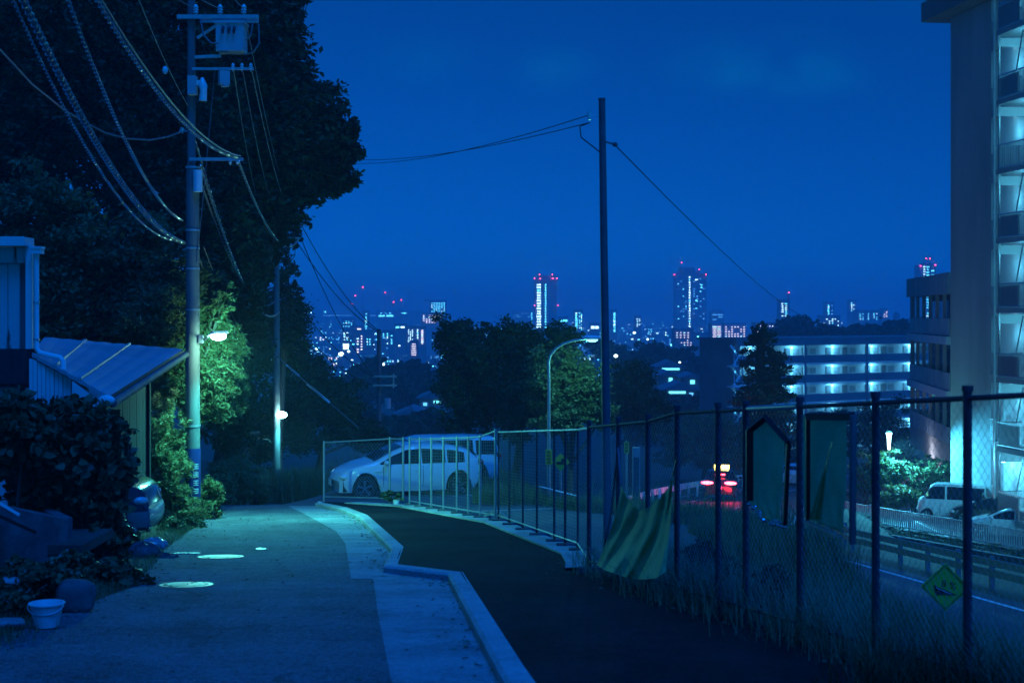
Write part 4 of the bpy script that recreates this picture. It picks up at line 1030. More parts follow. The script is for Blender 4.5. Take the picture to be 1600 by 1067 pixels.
band_text(bnd, pxx, pY, .157, za+.05, zb-.25, 4, 2)
# lamp arm of the first pole
lp = P(341, 525, pY-.45); lx = Vector((pxx+.15, pY-.05, PZ(530, pY)))
m = MB(); m.tube([lx, lx+Vector((.12, -.03, .0)), lp+Vector((-.2, 0, 0))], .02, 8); arm = obj('lamp_arm', m, M['galv'], pole1, smooth=True)
m = MB(); m.box(lx+Vector((.03, 0, 0)), (.08, .14, .16)); obj('lamp_bracket', m, M['galv'], arm)
m = MB(); m.prism([lp+Vector((-.22, 0, .0)), lp+Vector((-.08, 0, .09)), lp+Vector((.16, 0, .10)), lp+Vector((.19, 0, .05)), lp+Vector((-.1, 0, .03))], (0, -.1, 0), (0, .1, 0)); obj('lamp_housing', m, M['white_paint'], pole1)
m = MB(); m.ell(lp, (.16, .12, .085), 16, 10); g_ = obj('lamp_globe', m, M['lamp_glow'], pole1, smooth=True)
L1 = lamp('street_light', lp+Vector((0.30, -.05, -.16)), 130, (.36, 1.0, .66), g_, .12)
lamp('street_light', lp+Vector((.28, .06, -.10)), 760, (.10, .95, .80), g_, .12, R(152), (-4.0, 31.0, -.6))
lamp('street_light', lp+Vector((.25, -.02, -.14)), 900, TEAL, g_, .12, R(158), (-3.9, 26.6, -2.6))
# crossarms, insulators, transformer
def arm_px(x0, x1, py, Y, w=.08, parent=pole1):
    m = MB(); m.bar(P(x0, py, Y-.14), P(x1, py, Y-.14), w, w); return obj('crossarm', m, M['galv'], parent)
def insul(px, py, Y, parent, s=1.0):
    m = MB(); b = P(px, py, Y-.14)
    m.tube([b+Vector((0, 0, z*s)) for z in (0, .03, .05, .08, .10, .13, .15, .2)], [v*s for v in (.02, .02, .055, .03, .055, .03, .05, .02)], 10); return obj('insulator', m, M['ceramic'], parent, smooth=True)
a1 = arm_px(277, 404, 27, pY); a1b = arm_px(316, 404, 33, pY+.2)
for px in (306, 344, 381): insul(px, 25, pY, a1, 1.1)
a2 = arm_px(300, 396, 108, pY, .05)
for px in (364, 378, 392): insul(px, 112, pY, a2, .8)
a3 = arm_px(296, 380, 249, pY, .06)
for px in (360, 371): insul(px, 258, pY, a3, .7)
m = MB(); c = P(362, 61, pY); m.box(c, (.54, .42, .54)); m.box(c+Vector((0, 0, .29)), (.6, .48, .05)); tr = obj('transformer', m, M['roof_metal'], pole1)
for dx in (-.12, .0, .1):
    m = MB(); m.tube([c+Vector((dx, -.23, .18)), c+Vector((dx, -.28, .12)), c+Vector((dx, -.3, .05))], [.035, .03, .02], 8); obj('bushing', m, M['black'], tr)
m = MB(); m.bar(P(345, 88, pY), P(300, 90, pY), .06); obj('transformer_bracket', m, M['galv'], pole1)
m = MB(); m.bar(P(308, 60, pY), P(345, 36, pY), .05); obj('arm_brace', m, M['galv'], pole1)
m = MB()
m.tube([P(313, 30, pY-.2), P(318, 55, pY-.3), P(330, 68, pY-.3), P(342, 68, pY-.25)], .017, 6); m.tube([P(404, 38, pY-.2), P(405, 68, pY-.3), P(396, 82, pY-.3), P(382, 86, pY-.25)], .017, 6); m.tube([P(355, 32, pY-.2), P(358, 50, pY-.3)], .015, 6); m.tube([P(395, 36, pY-.2), P(392, 55, pY-.3), P(384, 64, pY-.3)], .015, 6)
obj('jumper_cable', m, M['cable_grey'], pole1, smooth=True)
m = MB(); m.box(P(301, 134, pY-.2), (.16, .2, .36)); obj('switch_box', m, M['roof_metal'], pole1)
m = MB(); m.tube([P(316, 122, pY-.2), P(317, 134, pY-.22), P(318, 142, pY-.22), P(317, 158, pY-.22)], [.03, .09, .07, .08], 10); m.box(P(311, 130, pY-.2), (.2, .08, .1)); obj('arrester', m, M['ceramic'], pole1, smooth=True)
m = MB(); m.box(P(350, 122, pY-.15), (.2, .16, .26), rz=.4); m.tube([P(350, 112, pY-.15), P(352, 136, pY-.15)], .08, 10); obj('cutout_switch', m, M['roof_metal'], pole1)
m = MB(); m.tube([P(309, 266, pY-.16), P(309, 300, pY-.16)], .09, 14); obj('closure_box', m, M['white_paint'], pole1, smooth=True)
m = MB(); m.tube([P(283, 208, pY-.1), P(286, 200, pY-.1)], .05, 8); m.bar(P(286, 205, pY-.1), P(296, 205, pY), .03); obj('hook', m, M['galv'], pole1)
# second utility pole
qY = 58.0; qx = PX(432.5, qY); gq = float(road_z(qY))
pole2 = thing('utility_pole', 'second utility pole farther down the road with a small lit street lamp', 'utility pole', (qx, qY, gq), 0, 'utility poles along the road')
obj('pole', cyl_px(432.5, qY, gq-.3, PZ(348, qY), .155, .10), M['concrete_pole'], pole2, smooth=True)
za, zb = PZ(772, qY), PZ(734, qY)
m = cyl_px(432.5, qY, za, zb, .16, .16, 18); bnd = obj('sign_band', m, M['blue_band'], pole2, label='blue wrap-round notice with pale characters', smooth=True)
band_text(bnd, qx-.1, qY, .165, za+.05, zb-.05, 4, 5, .14)
lp2 = P(440, 648, qY-.3)
m = MB(); m.tube([(qx+.1, qY-.1, PZ(652, qY)), lp2+Vector((-.1, 0, 0))], .025, 8); obj('lamp_arm', m, M['galv'], pole2)
m = MB(); m.ell(lp2, (.22, .16, .14), 14, 8); g_ = obj('lamp_globe', m, M['lamp_glow'], pole2, smooth=True)
L2 = lamp('street_light', lp2+Vector((.05, -.1, -.22)), 34, (.10, .85, 1.0), g_, .12)
lamp('street_light', lp2+Vector((.1, -.1, -.2)), 620, (.08, .85, 1.0), g_, .12, R(150), lp2+Vector((1.2, -.6, -3)))
a_ = [arm_px(418, 476, 352, qY, .08, pole2), arm_px(424, 470, 372, qY, .06, pole2)]
for px in (422, 446, 470): insul(px, 350, qY, a_[0], 1.2)
m = MB(); m.bar(P(405, 555, qY), P(425, 560, qY), .12, .2); obj('terminal_box', m, M['white_paint'], pole2)
m = MB(); m.bar(P(447, 570, qY-1), P(468, 588, qY-1), .06); m.bar(P(480, 600, qY-1.2), P(515, 629, qY-1.6), .07); gw = obj('guy_guard', m, M['pot'], pole2)
m = MB(); m.tube([P(434, 556, qY), P(447, 570, qY-1), P(515, 629, qY-1.6), P(560, 668, qY-2)], .02, 6); obj('guy_wire', m, M['cable_grey'], pole2)
# third, far utility pole
rY = 74.0; rx = PX(592, rY); gr_ = gz(rx, rY)
pole3 = thing('utility_pole', 'far thin utility pole with two crossarms against the wooded hollow', 'utility pole', (rx, rY, gr_), 0, 'utility poles along the road')
obj('pole', cyl_px(592, rY, gr_-.3, PZ(514, rY), .15, .10, 12), M['steel_dark'], pole3, smooth=True)
for py in (588, 602):
    m = MB(); m.bar(P(582, py, rY-.2), P(620, py, rY-.2), .09); a_ = obj('crossarm', m, M['galv'], pole3)
m = MB(); m.bar(P(615, 584, rY-.2), P(615, 606, rY-.2), .07); obj('arm_strap', m, M['galv'], pole3)
m = MB(); m.tube([P(605, 622, rY), P(605, 638, rY)], .2, 12); obj('transformer', m, M['roof_metal'], pole3, smooth=True)
# tall steel pole behind the fence
sY = 17.0; sx = PX(951, sY); gs = gz(sx, sY)
pole4 = thing('steel_pole', 'tall slim dark steel pole rising behind the fence with wires at its top', 'pole', (sx, sY, gs))
m = MB(); z1 = PZ(155, sY); xt = PX(940.5, sY)
m.tube([(sx+(xt-sx)*i/8, sY, gs-.2+(z1-gs+.2)*i/8) for i in range(9)], [.058-.018*i/8 for i in range(9)], 16); obj('pole', m, M['steel_dark'], pole4, smooth=True)
m = MB(); m.tube([P(940.4, 157, sY), P(940.3, 154, sY)], .045, 14); obj('cap', m, M['steel_dark'], pole4)
m = MB(); m.tube([P(921, 176, sY), P(921, 188, sY)], [.03, .024], 8); m.bar(P(921, 182, sY), P(936, 180, sY), .02); obj('bracket', m, M['ceramic'], pole4)
m = MB(); m.tube([P(921, 192, sY), P(906, 198, sY), P(908, 215, sY), P(930, 232, sY), P(937, 238, sY)], .008, 6); obj('drop_wire', m, M['cable'], pole4)
m = MB(); m.ell(P(961, 226, sY), (.035, .03, .03), 8, 6); m.bar(P(946, 222, sY), P(961, 226, sY), .02); obj('hook', m, M['steel_dark'], pole4)
# curved arm street lamp on the lower road
cY = 53.0; cx = PX(857.5, cY); gc = gz(cx, cY)
clamp = thing('curved_street_lamp', 'slender street lamp with a curved arm and pale blue light over the lit tree', 'street lamp', (cx, cY, gc))
pts = [(857.5, 900), (857.5, 600), (857, 565), (860, 555), (868, 545), (880, 537), (895, 532), (914, 529)]
m = MB(); m.tube([Vector((cx, cY, gc-.2))]+[P(x, y, cY) for x, y in pts[1:]], [.075, .06, .055, .05, .047, .045, .042, .04], 10); obj('pole', m, M['galv'], clamp, smooth=True)
hp = P(924, 530, cY)
m = MB(); m.ell(hp+Vector((0, 0, .06)), (.34, .14, .09), 14, 8); obj('lamp_head', m, M['white_paint'], clamp, smooth=True)
m = MB(); m.ell(hp+Vector((.03, 0, -.03)), (.22, .11, .07), 12, 8); g_ = obj('lamp_lens', m, M['lamp_glow_blue'], clamp, smooth=True)
lamp('street_light', hp+Vector((0, .3, -.3)), 480, (.16, 1.0, .80), g_, .15)
m = MB(); m.box(P(857.5, 714, cY-.12), (.24, .03, .56)); pl = obj('notice_plate', m, M['yellow_sign'], clamp, label='yellow upright plate with dark characters')
rg = random.Random(8); st = []
pc = P(857.5, 714, cY-.14)
for i in range(4): glyph(st, 0, .2-.13*i, .14, .09, rg, None)
m = MB()
for u0, v0, u1, v1 in st: m.bar(pc+Vector((u0, 0, v0)), pc+Vector((u1, 0, v1)), .018, .01)
obj('characters', m, M['sign_black'], pl)
# lamp post in the lot
kY = 74.5; kx = PX(1389, kY)
lpost = thing('lot_lamp_post', 'low lamp post with a glowing tall head among the lot shrubs', 'lamp post', (kx, kY, -8.5))
m = MB(); m.tube([(kx, kY, -8.6), (kx, kY, PZ(700, kY))], .07, 10); obj('post', m, M['galv'], lpost, smooth=True)
m = MB(); m.tube([P(1389, 702, kY), P(1389, 684, kY), P(1389, 676, kY)], [.07, .10, .16], 14); g_ = obj('lamp_head', m, emit('lot_lamp_glow', (.6, .95, 1.0), 9), lpost, smooth=True)
m = MB(); m.tube([P(1389, 676, kY), P(1389, 673, kY)], [.19, .15], 14); obj('lamp_cap', m, M['galv'], lpost)
lamp('lot_light', (kx-.1, kY-.45, PZ(682, kY)), 240, (.14, .90, .90), g_, .15)
lamp('lot_light', (kx+.2, kY-.5, PZ(688, kY)), 7500, (.07, .64, 1.0), g_, .15, R(135), (kx+1.6, kY-4.0, -8.5))
# ---------------------------------------------------------------- cables
def sag(a, b, s, n=18):
    a, b = Vector(a), Vector(b)
    return [a.lerp(b, i/n)-Vector((0, 0, 4*s*(i/n)*(1-i/n))) for i in range(n+1)]
def cable(name, lab, pts, r, mtl='cable', spiral=False, group=None, turns=.16, sr=None):
    m = MB(); m.tube(pts, r, 6)
    t = thing(name, lab, 'cable', pts[0], 0, group)
    obj('cable', m, M[mtl], t, smooth=True)
    if spiral:
        sr = sr or r*1.25
        out = []; s = 0
        for a, b in zip(pts, pts[1:]):
            L = (b-a).length; ax = (b-a).normalized(); u_ = ax.cross(Vector((0, 0, 1))).normalized(); v_ = ax.cross(u_)
            k = max(2, int(L/turns*8))
            for i in range(k):
                f = i/k; an = 2*math.pi*(s+L*f)/turns
                out.append(a.lerp(b, f)+u_*math.cos(an)*sr+v_*math.sin(an)*sr)
            s += L
        m = MB(); m.tube(out, .009, 5); obj('spiral_hanger', m, M['spiral'], t, smooth=True)
    return t
e1 = P(287, 380, 27.9)
cable('spiral_cable', 'thickest spiral wrapped cable sweeping from the top left corner to the near pole', sag(P(8, -60, 14.0), e1, .55), .030, 'cable_grey', True, 'spiral wrapped cables', .14)
cable('spiral_cable', 'spiral wrapped cable ending just above the thickest one on the near pole', sag(P(88, -50, 14.5), P(285, 345, 27.9), .5), .014, 'cable_grey', True, 'spiral wrapped cables', .13)
cable('spiral_cable', 'spiral wrapped cable crossing in front of the near pole to its lower crossarm', sag(P(128, -40, 16.0), P(372, 247, 27.7), .45), .020, 'cable_grey', True, 'spiral wrapped cables', .16)
cable('plain_cable', 'plain dark cable running just above the one that crosses the near pole', sag(P(135, -40, 15.6), P(376, 244, 27.7), .42), .016, 'cable_grey', False, 'cables to the near pole')
cable('spiral_cable', 'thin beaded cable left of the thickest spiral cable', sag(P(-6, -60, 15.2), P(280, 377, 28), .75), .010, 'cable_grey', True, 'spiral wrapped cables', .10)
cable('plain_cable', 'slack cable from the left edge looping to the hook on the near pole', [P(x, y, Y) for x, y, Y in [(-40, 40, 20), (0, 78, 21), (50, 132, 22.5), (100, 172, 24), (135, 193, 25), (165, 208, 25.5), (200, 217, 26), (235, 219, 26.8), (262, 214, 27.4), (284, 206, 27.8)]], .018, 'cable_grey', False, 'cables to the near pole')
cable('plain_cable', 'thin straight wire from the top edge to the near pole above its switch box', sag(P(205, -30, 18), P(294, 166, 27.9), .1), .008, 'cable_grey', False, 'cables to the near pole')
m = MB(); m.ell(P(258, 110, 24.0), (.05, .05, .07), 10, 6); obj('wire_clamp', m, M['ceramic'], label='small pale clamp on the thin straight wire left of the near pole', cat='wire clamp', smooth=True)
for i, (x0, x1) in enumerate([(258, 306), (292, 344), (356, 381)]):
    cable('plain_cable', ['high wire at the top edge reaching the left white insulator', 'high wire at the top edge reaching the middle white insulator', 'high wire at the top edge reaching the right white insulator'][i], sag(P(x0, -14, 22), P(x1, 14, pY-.14), .02), .008, 'cable_grey', False, 'cables to the near pole')
labs = ['outermost span wire between the first and second utility poles', 'second span wire between the first and second utility poles', 'middle span wire between the first and second utility poles', 'fourth span wire between the first and second utility poles', 'innermost span wire between the first and second utility poles']
for i, (a, b) in enumerate([((381, 16), (470, 350)), ((392, 104), (470, 350)), ((378, 105), (446, 350)), ((364, 105), (422, 350)), ((372, 252), (468, 372))]):
    cable('span_wire', labs[i], sag(P(*a, pY), P(*b, qY), .9), .011 if i < 4 else .02, 'cable_grey', i == 4, 'span wires between the poles', .3)
cable('span_wire', 'lowest thick span cable between the first and second utility poles', sag(P(306, 262, pY), P(430, 470, qY), 1.1), .022, 'cable_grey', False, 'span wires between the poles')
cable('span_wire', 'slack span cable low between the first and second utility poles', sag(P(305, 390, pY), P(430, 556, qY), .9), .016, 'cable_grey', False, 'span wires between the poles')
cable('span_wire', 'beaded span cable drooping through the dark tree to the second utility pole, upper', sag(P(303, 215, pY), P(436, 488, qY), 1.3), .02, 'cable_grey', True, 'span wires between the poles', .35)
cable('span_wire', 'beaded span cable drooping through the dark tree to the second utility pole, lower', sag(P(312, 258, pY), P(432, 492, qY), 1.0), .018, 'cable_grey', True, 'span wires between the poles', .35)
cable('span_wire', 'thin drop wire hanging almost straight down right of the near pole', sag(P(336, 105, pY), P(306, 420, pY-.1), .1), .008, 'cable_grey', False, 'cables to the near pole')
cable('span_wire', 'thin wire from the near pole box into the dark tree', sag(P(318, 385, pY), P(418, 560, 46), .5), .01, 'cable_grey', False, 'cables to the near pole')
for i, (a, b, l) in enumerate([((470, 350), (596, 520), 'right'), ((446, 350), (590, 518), 'middle'), ((470, 372), (586, 590), 'long thick'), ((424, 420), (584, 589), 'lower'), ((430, 470), (584, 602), 'lowest')]):
    cable('span_wire', f'{l} span wire from the second utility pole down to the far one', sag(P(*a, qY), P(*b, rY), .55), .02, 'cable', False, 'span wires to the far pole')
cable('span_wire', 'wire leaving the far pole downhill on its right, upper', sag(P(620, 588, rY), P(668, 668, 120), .5), .03, 'cable_grey', False, 'span wires to the far pole')
cable('service_wire', 'upper thin wire from the evergreen to the tall steel pole', sag(P(480, 246, 40), P(921, 180, sY), .35), .0055, 'cable', False, 'wires of the steel pole')
cable('service_wire', 'lower thin wire from the evergreen to the tall steel pole', sag(P(480, 240, 40), P(921, 192, sY), .3), .0055, 'cable', False, 'wires of the steel pole')
cable('service_wire', 'thick wire falling from the tall steel pole to the right behind the gallery block', sag(P(960, 226, sY), P(1300, 505, 90), .7), .007, 'cable', False, 'wires of the steel pole')

# ---------------------------------------------------------------- vehicles
def interp(pts, x): return float(np.interp(x, [p[0] for p in pts], [p[1] for p in pts]))
def car(name, lab, cat, loc, rz, S, body, lower=None, pitch=0.0, lit=None, cut=None):
    """S: L, W, top [(x,z)..] from rear to front, belt, wheels (x rear, x front), wr, side windows [(x0,x1)], screen (x0,x1), rear (x0,x1)"""
    t = thing(name, lab, cat, loc, 0); t.rotation_euler = (0, pitch, rz)
    L, W = S['L'], S['W']; top = S['top']; belt = S['belt']; wr = S['wr']
    def hw(x):
        f = abs(x)/(L/2); return W/2*(1-.20*f**S.get('nose', 5))
    def ring(x):
        zt = interp(top, x); w = hw(x); zb = .2
        for xw in S['wheels']:
            dx = abs(x-xw); Rr = wr+.06
            if dx < Rr: zb = max(zb, wr+math.sqrt(Rr*Rr-dx*dx))
        b = min(belt+.03*(x < 0), zt-.07)
        p = [(w*.93, zb), (w*.985, max(zb+.02, .36)), (w, max(zb+.03, .52)), (w*.985, max(zb+.04, b-.10)), (w*.955, max(zb+.05, b))]
        gh = zt-b
        if gh > .16: ins = S.get('tumble', .36)*(gh-.06); p += [(w*.945-ins*.33, b+(gh-.06)*.33), (w*.945-ins*.66, b+(gh-.06)*.66), (w*.945-ins, zt-.06), (w*.86-ins, zt-.018), (w*.4, zt+.0)]
        else: p += [(w*.945, b+gh*.25), (w*.93, b+gh*.5), (w*.9, b+gh*.75), (w*.8, zt-.012), (w*.4, zt)]
        p.append((0, zt+.008)); return p
    BW = S.get('bow', .2)
    def wp(v):
        f = max(0.0, (abs(v.x)-(L/2-.85))/.85); f = f*f*(3-2*f) if f < 1 else f
        return Vector((v.x-math.copysign(f*BW*(abs(v.y)/(W/2))**2.2, v.x), v.y, v.z))
    xs_ = sorted(set(np.round(np.linspace(-L/2, L/2, int(L/.055)), 4)))
    rows = []
    for x in xs_:
        p = ring(x); rows.append([wp(Vector((x, y, z))) for y, z in p]+[wp(Vector((x, -y, z))) for y, z in p[-2::-1]])
    m = MB(); m.grid(rows); nn = len(rows[0])
    m.add(rows[0], [tuple(range(nn))]); m.add(rows[-1], [tuple(range(nn-1, -1, -1))])
    obj('body', m, body, t, False, smooth=True)
    m = MB()
    m.box((0, 0, .42), (L*.9, W*.84, .40)); m.box((sum(S['wheels'])/2, 0, .62), (L*.55, W*.8, .4)); obj('underbody', m, M['black'], t, False)
    def sy(x, z):
        p = ring(x); q = p[4:9]
        return float(np.interp(z, [v[1] for v in q], [v[0] for v in q]))
    for (x0, x1) in S['windows']:
        for sd in (1, -1):
            r0, r1 = [], []
            for i in range(13):
                x = x0+(x1-x0)*i/12; zt = interp(top, x); lo_ = belt+.05; hi_ = max(lo_+.004, zt-.11)
                a = []
                for j in range(5):
                    z = lo_+(hi_-lo_)*j/4; a.append(Vector((x, sd*(sy(x, z)+.006), z)))
                r0.append(a)
            m = MB(); m.grid(r0); obj('window', m, M['glass'], t, False, smooth=True)
    for nm, (x0, x1) in (('windscreen', S['screen']), ('rear_window', S['rear'])):
        r = []
        for i in range(9):
            x = x0+(x1-x0)*i/8; p = ring(x); yy = p[8][0]*.93; zt = interp(top, x)
            r.append([Vector((x+(.006 if x0 > 0 else -.006), yy*k/4, zt+.012-.012*abs(k/4)**2)) for k in range(-4, 5)])
        m = MB(); m.grid(r); obj(nm, m, M['glass'], t, False, smooth=True)
    for xw in S['wheels']:
        for sd in (1, -1):
            yw = sd*(W/2-.115); m = MB()
            prof = [(wr*.62, -.1), (wr*.93, -.1), (wr, -.07), (wr, .07), (wr*.93, .1), (wr*.62, .1)]
            m.grid([[Vector((xw+r*math.cos(a), yw+o, wr+r*math.sin(a))) for r, o in prof] for a in np.linspace(0, 2*math.pi, 29)])
            w_ = obj('wheel', m, M['rubber'], t, False, smooth=True)
            m = MB(); n_ = 5
            for k in range(n_):
                for e in (-.13, .13):
                    a = 2*math.pi*k/n_+.3
                    m.bar((xw+.05*math.cos(a), yw+sd*.075, wr+.05*math.sin(a)), (xw+wr*.64*math.cos(a+e), yw+sd*.085, wr+wr*.64*math.sin(a+e)), .035, .03)
            m.grid([[Vector((xw+r*math.cos(a), yw+sd*o, wr+r*math.sin(a))) for r, o in ((wr*.66, .05), (wr*.66, .1), (wr*.6, .1), (wr*.58, .04))] for a in np.linspace(0, 2*math.pi, 25)])
            m.tube([(xw, yw+sd*.03, wr), (xw, yw+sd*.09, wr)], .055, 12)
            obj('rim', m, M['chrome'], w_, False)
    for sd in (1, -1):
        # door seams, handle, mirror
        m = MB(); xm = S['mirror']; y_ = sd*(hw(xm)+.09)
        m.ell((xm, y_, belt+.10), (.07, .12, .075), 10, 6); obj('mirror', m, body, t, False, smooth=True)
        for xd in S['doors']:
            m = MB(); r = []
            for z in np.linspace(.32, belt-.01, 7):
                p = ring(xd)[:5]; y = float(np.interp(z, [v[1] for v in p], [v[0] for v in p]))+.003; r.append([Vector((xd-.006, sd*y, z)), Vector((xd+.006, sd*y, z))])
            m.grid(r); obj('door_seam', m, M['black'], t, False)
            m = MB(); y = sd*(hw(xd)*.985+.012); m.box((xd+.14, y, belt-.12), (.17, .025, .028)); obj('door_handle', m, body, t, False)
        xf = L/2-.17; y = sd*(hw(xf)-.12); zf = interp(top, xf)-S.get('hl', .1)
        m = MB(); m.ell(wp(Vector((xf+.0, y, zf))), (.15, .13, .085), 12, 8); obj('headlight', m, M['lens'], t, False, smooth=True)
        xr = -L/2+.06; y = sd*(hw(xr)-.14); zr = S.get('tail', belt-.12)
        m = MB(); m.ell(wp(Vector((xr, y, zr))), (.11, .34 if lit else .17, S.get('tailh', .1)), 12, 8); obj('tail_light', m, M['tail_red'] if lit else M['red_lens'], t, False, smooth=True)
    m = MB(); xf = L/2; m.box((xf-.012, 0, .44), (.03, W*.30, .08)); m.box((xf-.012, 0, .29), (.03, W*.34, .09)); obj('grille', m, M['black'], t, False)
    m = MB(); m.box((xf+.018, 0, .42), (.012, .33, .16)); obj('number_plate', m, M['white_paint'], t, False)
    m = MB(); m.box((-xf-.015, 0, .55), (.012, .33, .16)); obj('number_plate', m, M['white_paint'], t, False)
    if lower is not None:
        for x0, x1 in ((L/2-.62, L/2+.075),):
            r = []
            for i in range(15):
                x = x0+(x1-.04-x0)*i/14; w = hw(x)+.014
                r.append([Vector((x, w*.95, .24 if x > S['wheels'][1]+wr+.08 else .44)), Vector((x, w, .36 if x > S['wheels'][1]+wr+.08 else .46)), Vector((x, w, .485))])
            r = [[wp(v) for v in q] for q in r]; m = MB(); m.grid(r); m.grid([[Vector((v.x, -v.y, v.z)) for v in q][::-1] for q in r])
            e = [[wp(Vector((L/2+o_, (hw(L/2)+.014)*k/8, z))) for k in range(-8, 9)] for z, o_ in ((.22, -.02), (.27, .02), (.36, .04), (.44, .04), (.49, .02))]
            m.grid(e); m.grid([[wp(Vector((L/2-.08, (hw(L/2)+.014)*k/8, .50))) for k in range(-8, 9)], e[-1]])
            obj('bumper', m, lower, t, False, smooth=True)
    return t
HATCH = dict(L=4.05, W=1.72, belt=.86, wheels=(-1.28, 1.27), wr=.315, nose=6, mirror=.72, doors=(-.28, .78), hl=.14,
    top=[(-2.03, .70), (-1.98, .93), (-1.86, 1.04), (-1.62, 1.22), (-1.1, 1.34), (-.3, 1.395), (.12, 1.38), (.5, 1.24), (1.02, .97), (1.35, .90), (1.75, .80), (1.95, .68), (2.03, .50)],
    windows=[(-1.42, -.95), (-.9, -.26), (-.20, .86)], screen=(.22, .98), rear=(-1.9, -1.55), tail=.88, tailh=.09)
MPV = dict(HATCH, L=4.3, belt=.88, wheels=(-1.35, 1.35), mirror=.95, doors=(-.4, .7),
    top=[(-2.15, .62), (-2.12, 1.0), (-2.02, 1.32), (-1.9, 1.42), (-1.0, 1.46), (.3, 1.45), (.62, 1.37), (1.42, .98), (1.7, .91), (2.0, .80), (2.15, .55)],
    windows=[(-1.95, -1.3), (-1.22, -.35), (-.28, 1.1)], screen=(.66, 1.38), rear=(-2.1, -1.98))
SEDAN = dict(HATCH, L=4.5, W=1.70, belt=.86, wheels=(-1.3, 1.38), mirror=.62, doors=(-.42, .62), hl=.2,
    top=[(-2.25, .58), (-2.22, .86), (-2.1, .96), (-1.45, 1.0), (-.85, 1.36), (-.3, 1.45), (.25, 1.42), (.98, 1.0), (1.3, .97), (1.9, .91), (2.12, .83), (2.21, .73), (2.25, .58)],
    windows=[(-1.22, -.42), (-.36, .78)], screen=(.32, .95), rear=(-1.42, -.88), tail=.78, bow=.11)
KEIVAN = dict(L=3.4, W=1.48, belt=1.02, wheels=(-1.05, 1.2), wr=.28, nose=9, mirror=1.3, doors=(-.3, .55), hl=.62, tumble=.14,
    top=[(-1.70, .6), (-1.69, 1.2), (-1.66, 1.68), (-1.55, 1.76), (0, 1.80), (.8, 1.78), (1.0, 1.70), (1.42, 1.12), (1.6, 1.0), (1.68, .75), (1.70, .5)],
    windows=[(-1.5, -.78), (-.7, .22), (.32, 1.22)], screen=(1.02, 1.4), rear=(-1.69, -1.66), tail=.8, tailh=.2)
lotz = lambda x, y: float(upper_z(x, y))+.012
x, y = PX(634, 38.0), 38.0
car('parked_car', 'white hatchback nearest behind the barricade fence, facing left', 'car', (x, y, -3.235), R(180+17), HATCH, M['car_white'])
x, y = PX(668, 42.2), 42.2
car('parked_car', 'taller white car parked behind the white hatchback', 'car', (x, y, -3.46), R(180+15), MPV, M['car_white'])
# dark car nosing out beside the ivy hedge
x, y = PX(251, 22.2), 22.2
nose = Vector((x, y, 0)); hd = R(5); cz = float(road_z(22.2))+.08
c_ = nose-Vector((math.cos(hd), math.sin(hd), 0))*2.27
car('parked_car', 'dark saloon with a paler bumper nosing out from behind the ivy hedge', 'car', (c_.x, c_.y, cz), hd, SEDAN, M['car_navy'], M['car_silver'])
# taxi
TY = 73.0; tx = PX(1130, TY); tz = float(lower_z(TY))+.03
hd = math.atan2(1, .22)
taxi = car('taxi', 'taxi with bright red tail lights and a lit yellow roof sign on the curve', 'taxi', (tx+.25, TY+2.2, tz), hd, SEDAN, M['car_black'], None, math.atan(.075), lit=True)
m = MB(); m.box((-.1, 0, 1.55), (.16, .78, .2)); m.box((-.1, 0, 1.45), (.2, .5, .06)); obj('roof_sign', m, M['taxi_yellow'], taxi, False)
m = MB(); m.box((-1.2, 0, 1.19), (.06, .5, .05)); obj('brake_light', m, M['tail_red'], taxi, False)
lamp('tail_glow', (tx+.1, TY-.7, tz+.75), 170, (1.0, .03, .06), None, .4).parent = None
bpy.data.objects['tail_glow'].parent = taxi; bpy.data.objects['tail_glow'].matrix_parent_inverse = Matrix.LocRotScale(taxi.location, taxi.rotation_euler, None).inverted()
BY = 92.0; bx0 = PX(1247, BY)
car('car_ahead', 'pale car glimpsed between the two plastic sheets ahead of the taxi', 'car', (bx0, BY, float(lower_z(BY))+.03), math.atan2(1, .45), HATCH, M['car_white'], None, math.atan(.075))
# lot vehicles
VY = 69.5; vx = PX(1489, VY)
car('kei_van', 'small white box van parked in the lot below the tower', 'van', (vx, VY, -8.47), R(180-22), KEIVAN, M['car_white'])
x = PX(1588, 63.5); car('parked_car', 'white car at the right edge of the lot beyond the slatted fence', 'car', (x, 64, -8.47), R(180-28), HATCH, M['car_white'])
x = PX(1556, 66); car('parked_car', 'dark car between the white van and the white car in the lot', 'car', (x+.6, 68, -8.47), R(180-28), HATCH, M['car_black'])
# lot surface, markings and slatted fence
def lotX(y): return 21.7-(y-60.3)*.595
mb = MB(); mb.grid([[(max(float(lotX(y))+.1, float(road_right(y))+2.0)+45*j/10, y, -8.48) for j in range(11)] for y in np.arange(50, 96, 1)]); obj('lot_surface', mb, M['asphalt_old'], kind='structure')
mb = MB()
def lq(a, b, w=.12):
    a, b = Vector(a), Vector(b); d_ = (b-a).normalized(); n_ = Vector((d_.y, -d_.x, 0))*w/2; mb.add([a-n_, a+n_, b+n_, b-n_], [(0, 1, 2, 3)])
for px, py, qx_, qy_ in [(1408, 810, 1450, 815), (1412, 805, 1480, 838), (1450, 818, 1520, 828), (1470, 803, 1405, 802), (1500, 826, 1560, 836)]:
    Ya = (EYE+8.47)*F/(py-HY); Yb = (EYE+8.47)*F/(qy_-HY)
    lq((PX(px, Ya), Ya, -8.465), (PX(qx_, Yb), Yb, -8.465))
obj('lot_line', mb, M['white_paint'], kind='structure')
wf = thing('slatted_fence', 'long white metal fence of close upright slats around the lot', 'fence', (float(lotX(62)), 62, -8.5))
fdv = Vector((-.595, 1, 0)).normalized(); fp0 = Vector((float(lotX(53)), 53, 0)); fL = 20.0; frz = math.atan2(fdv.y, fdv.x)
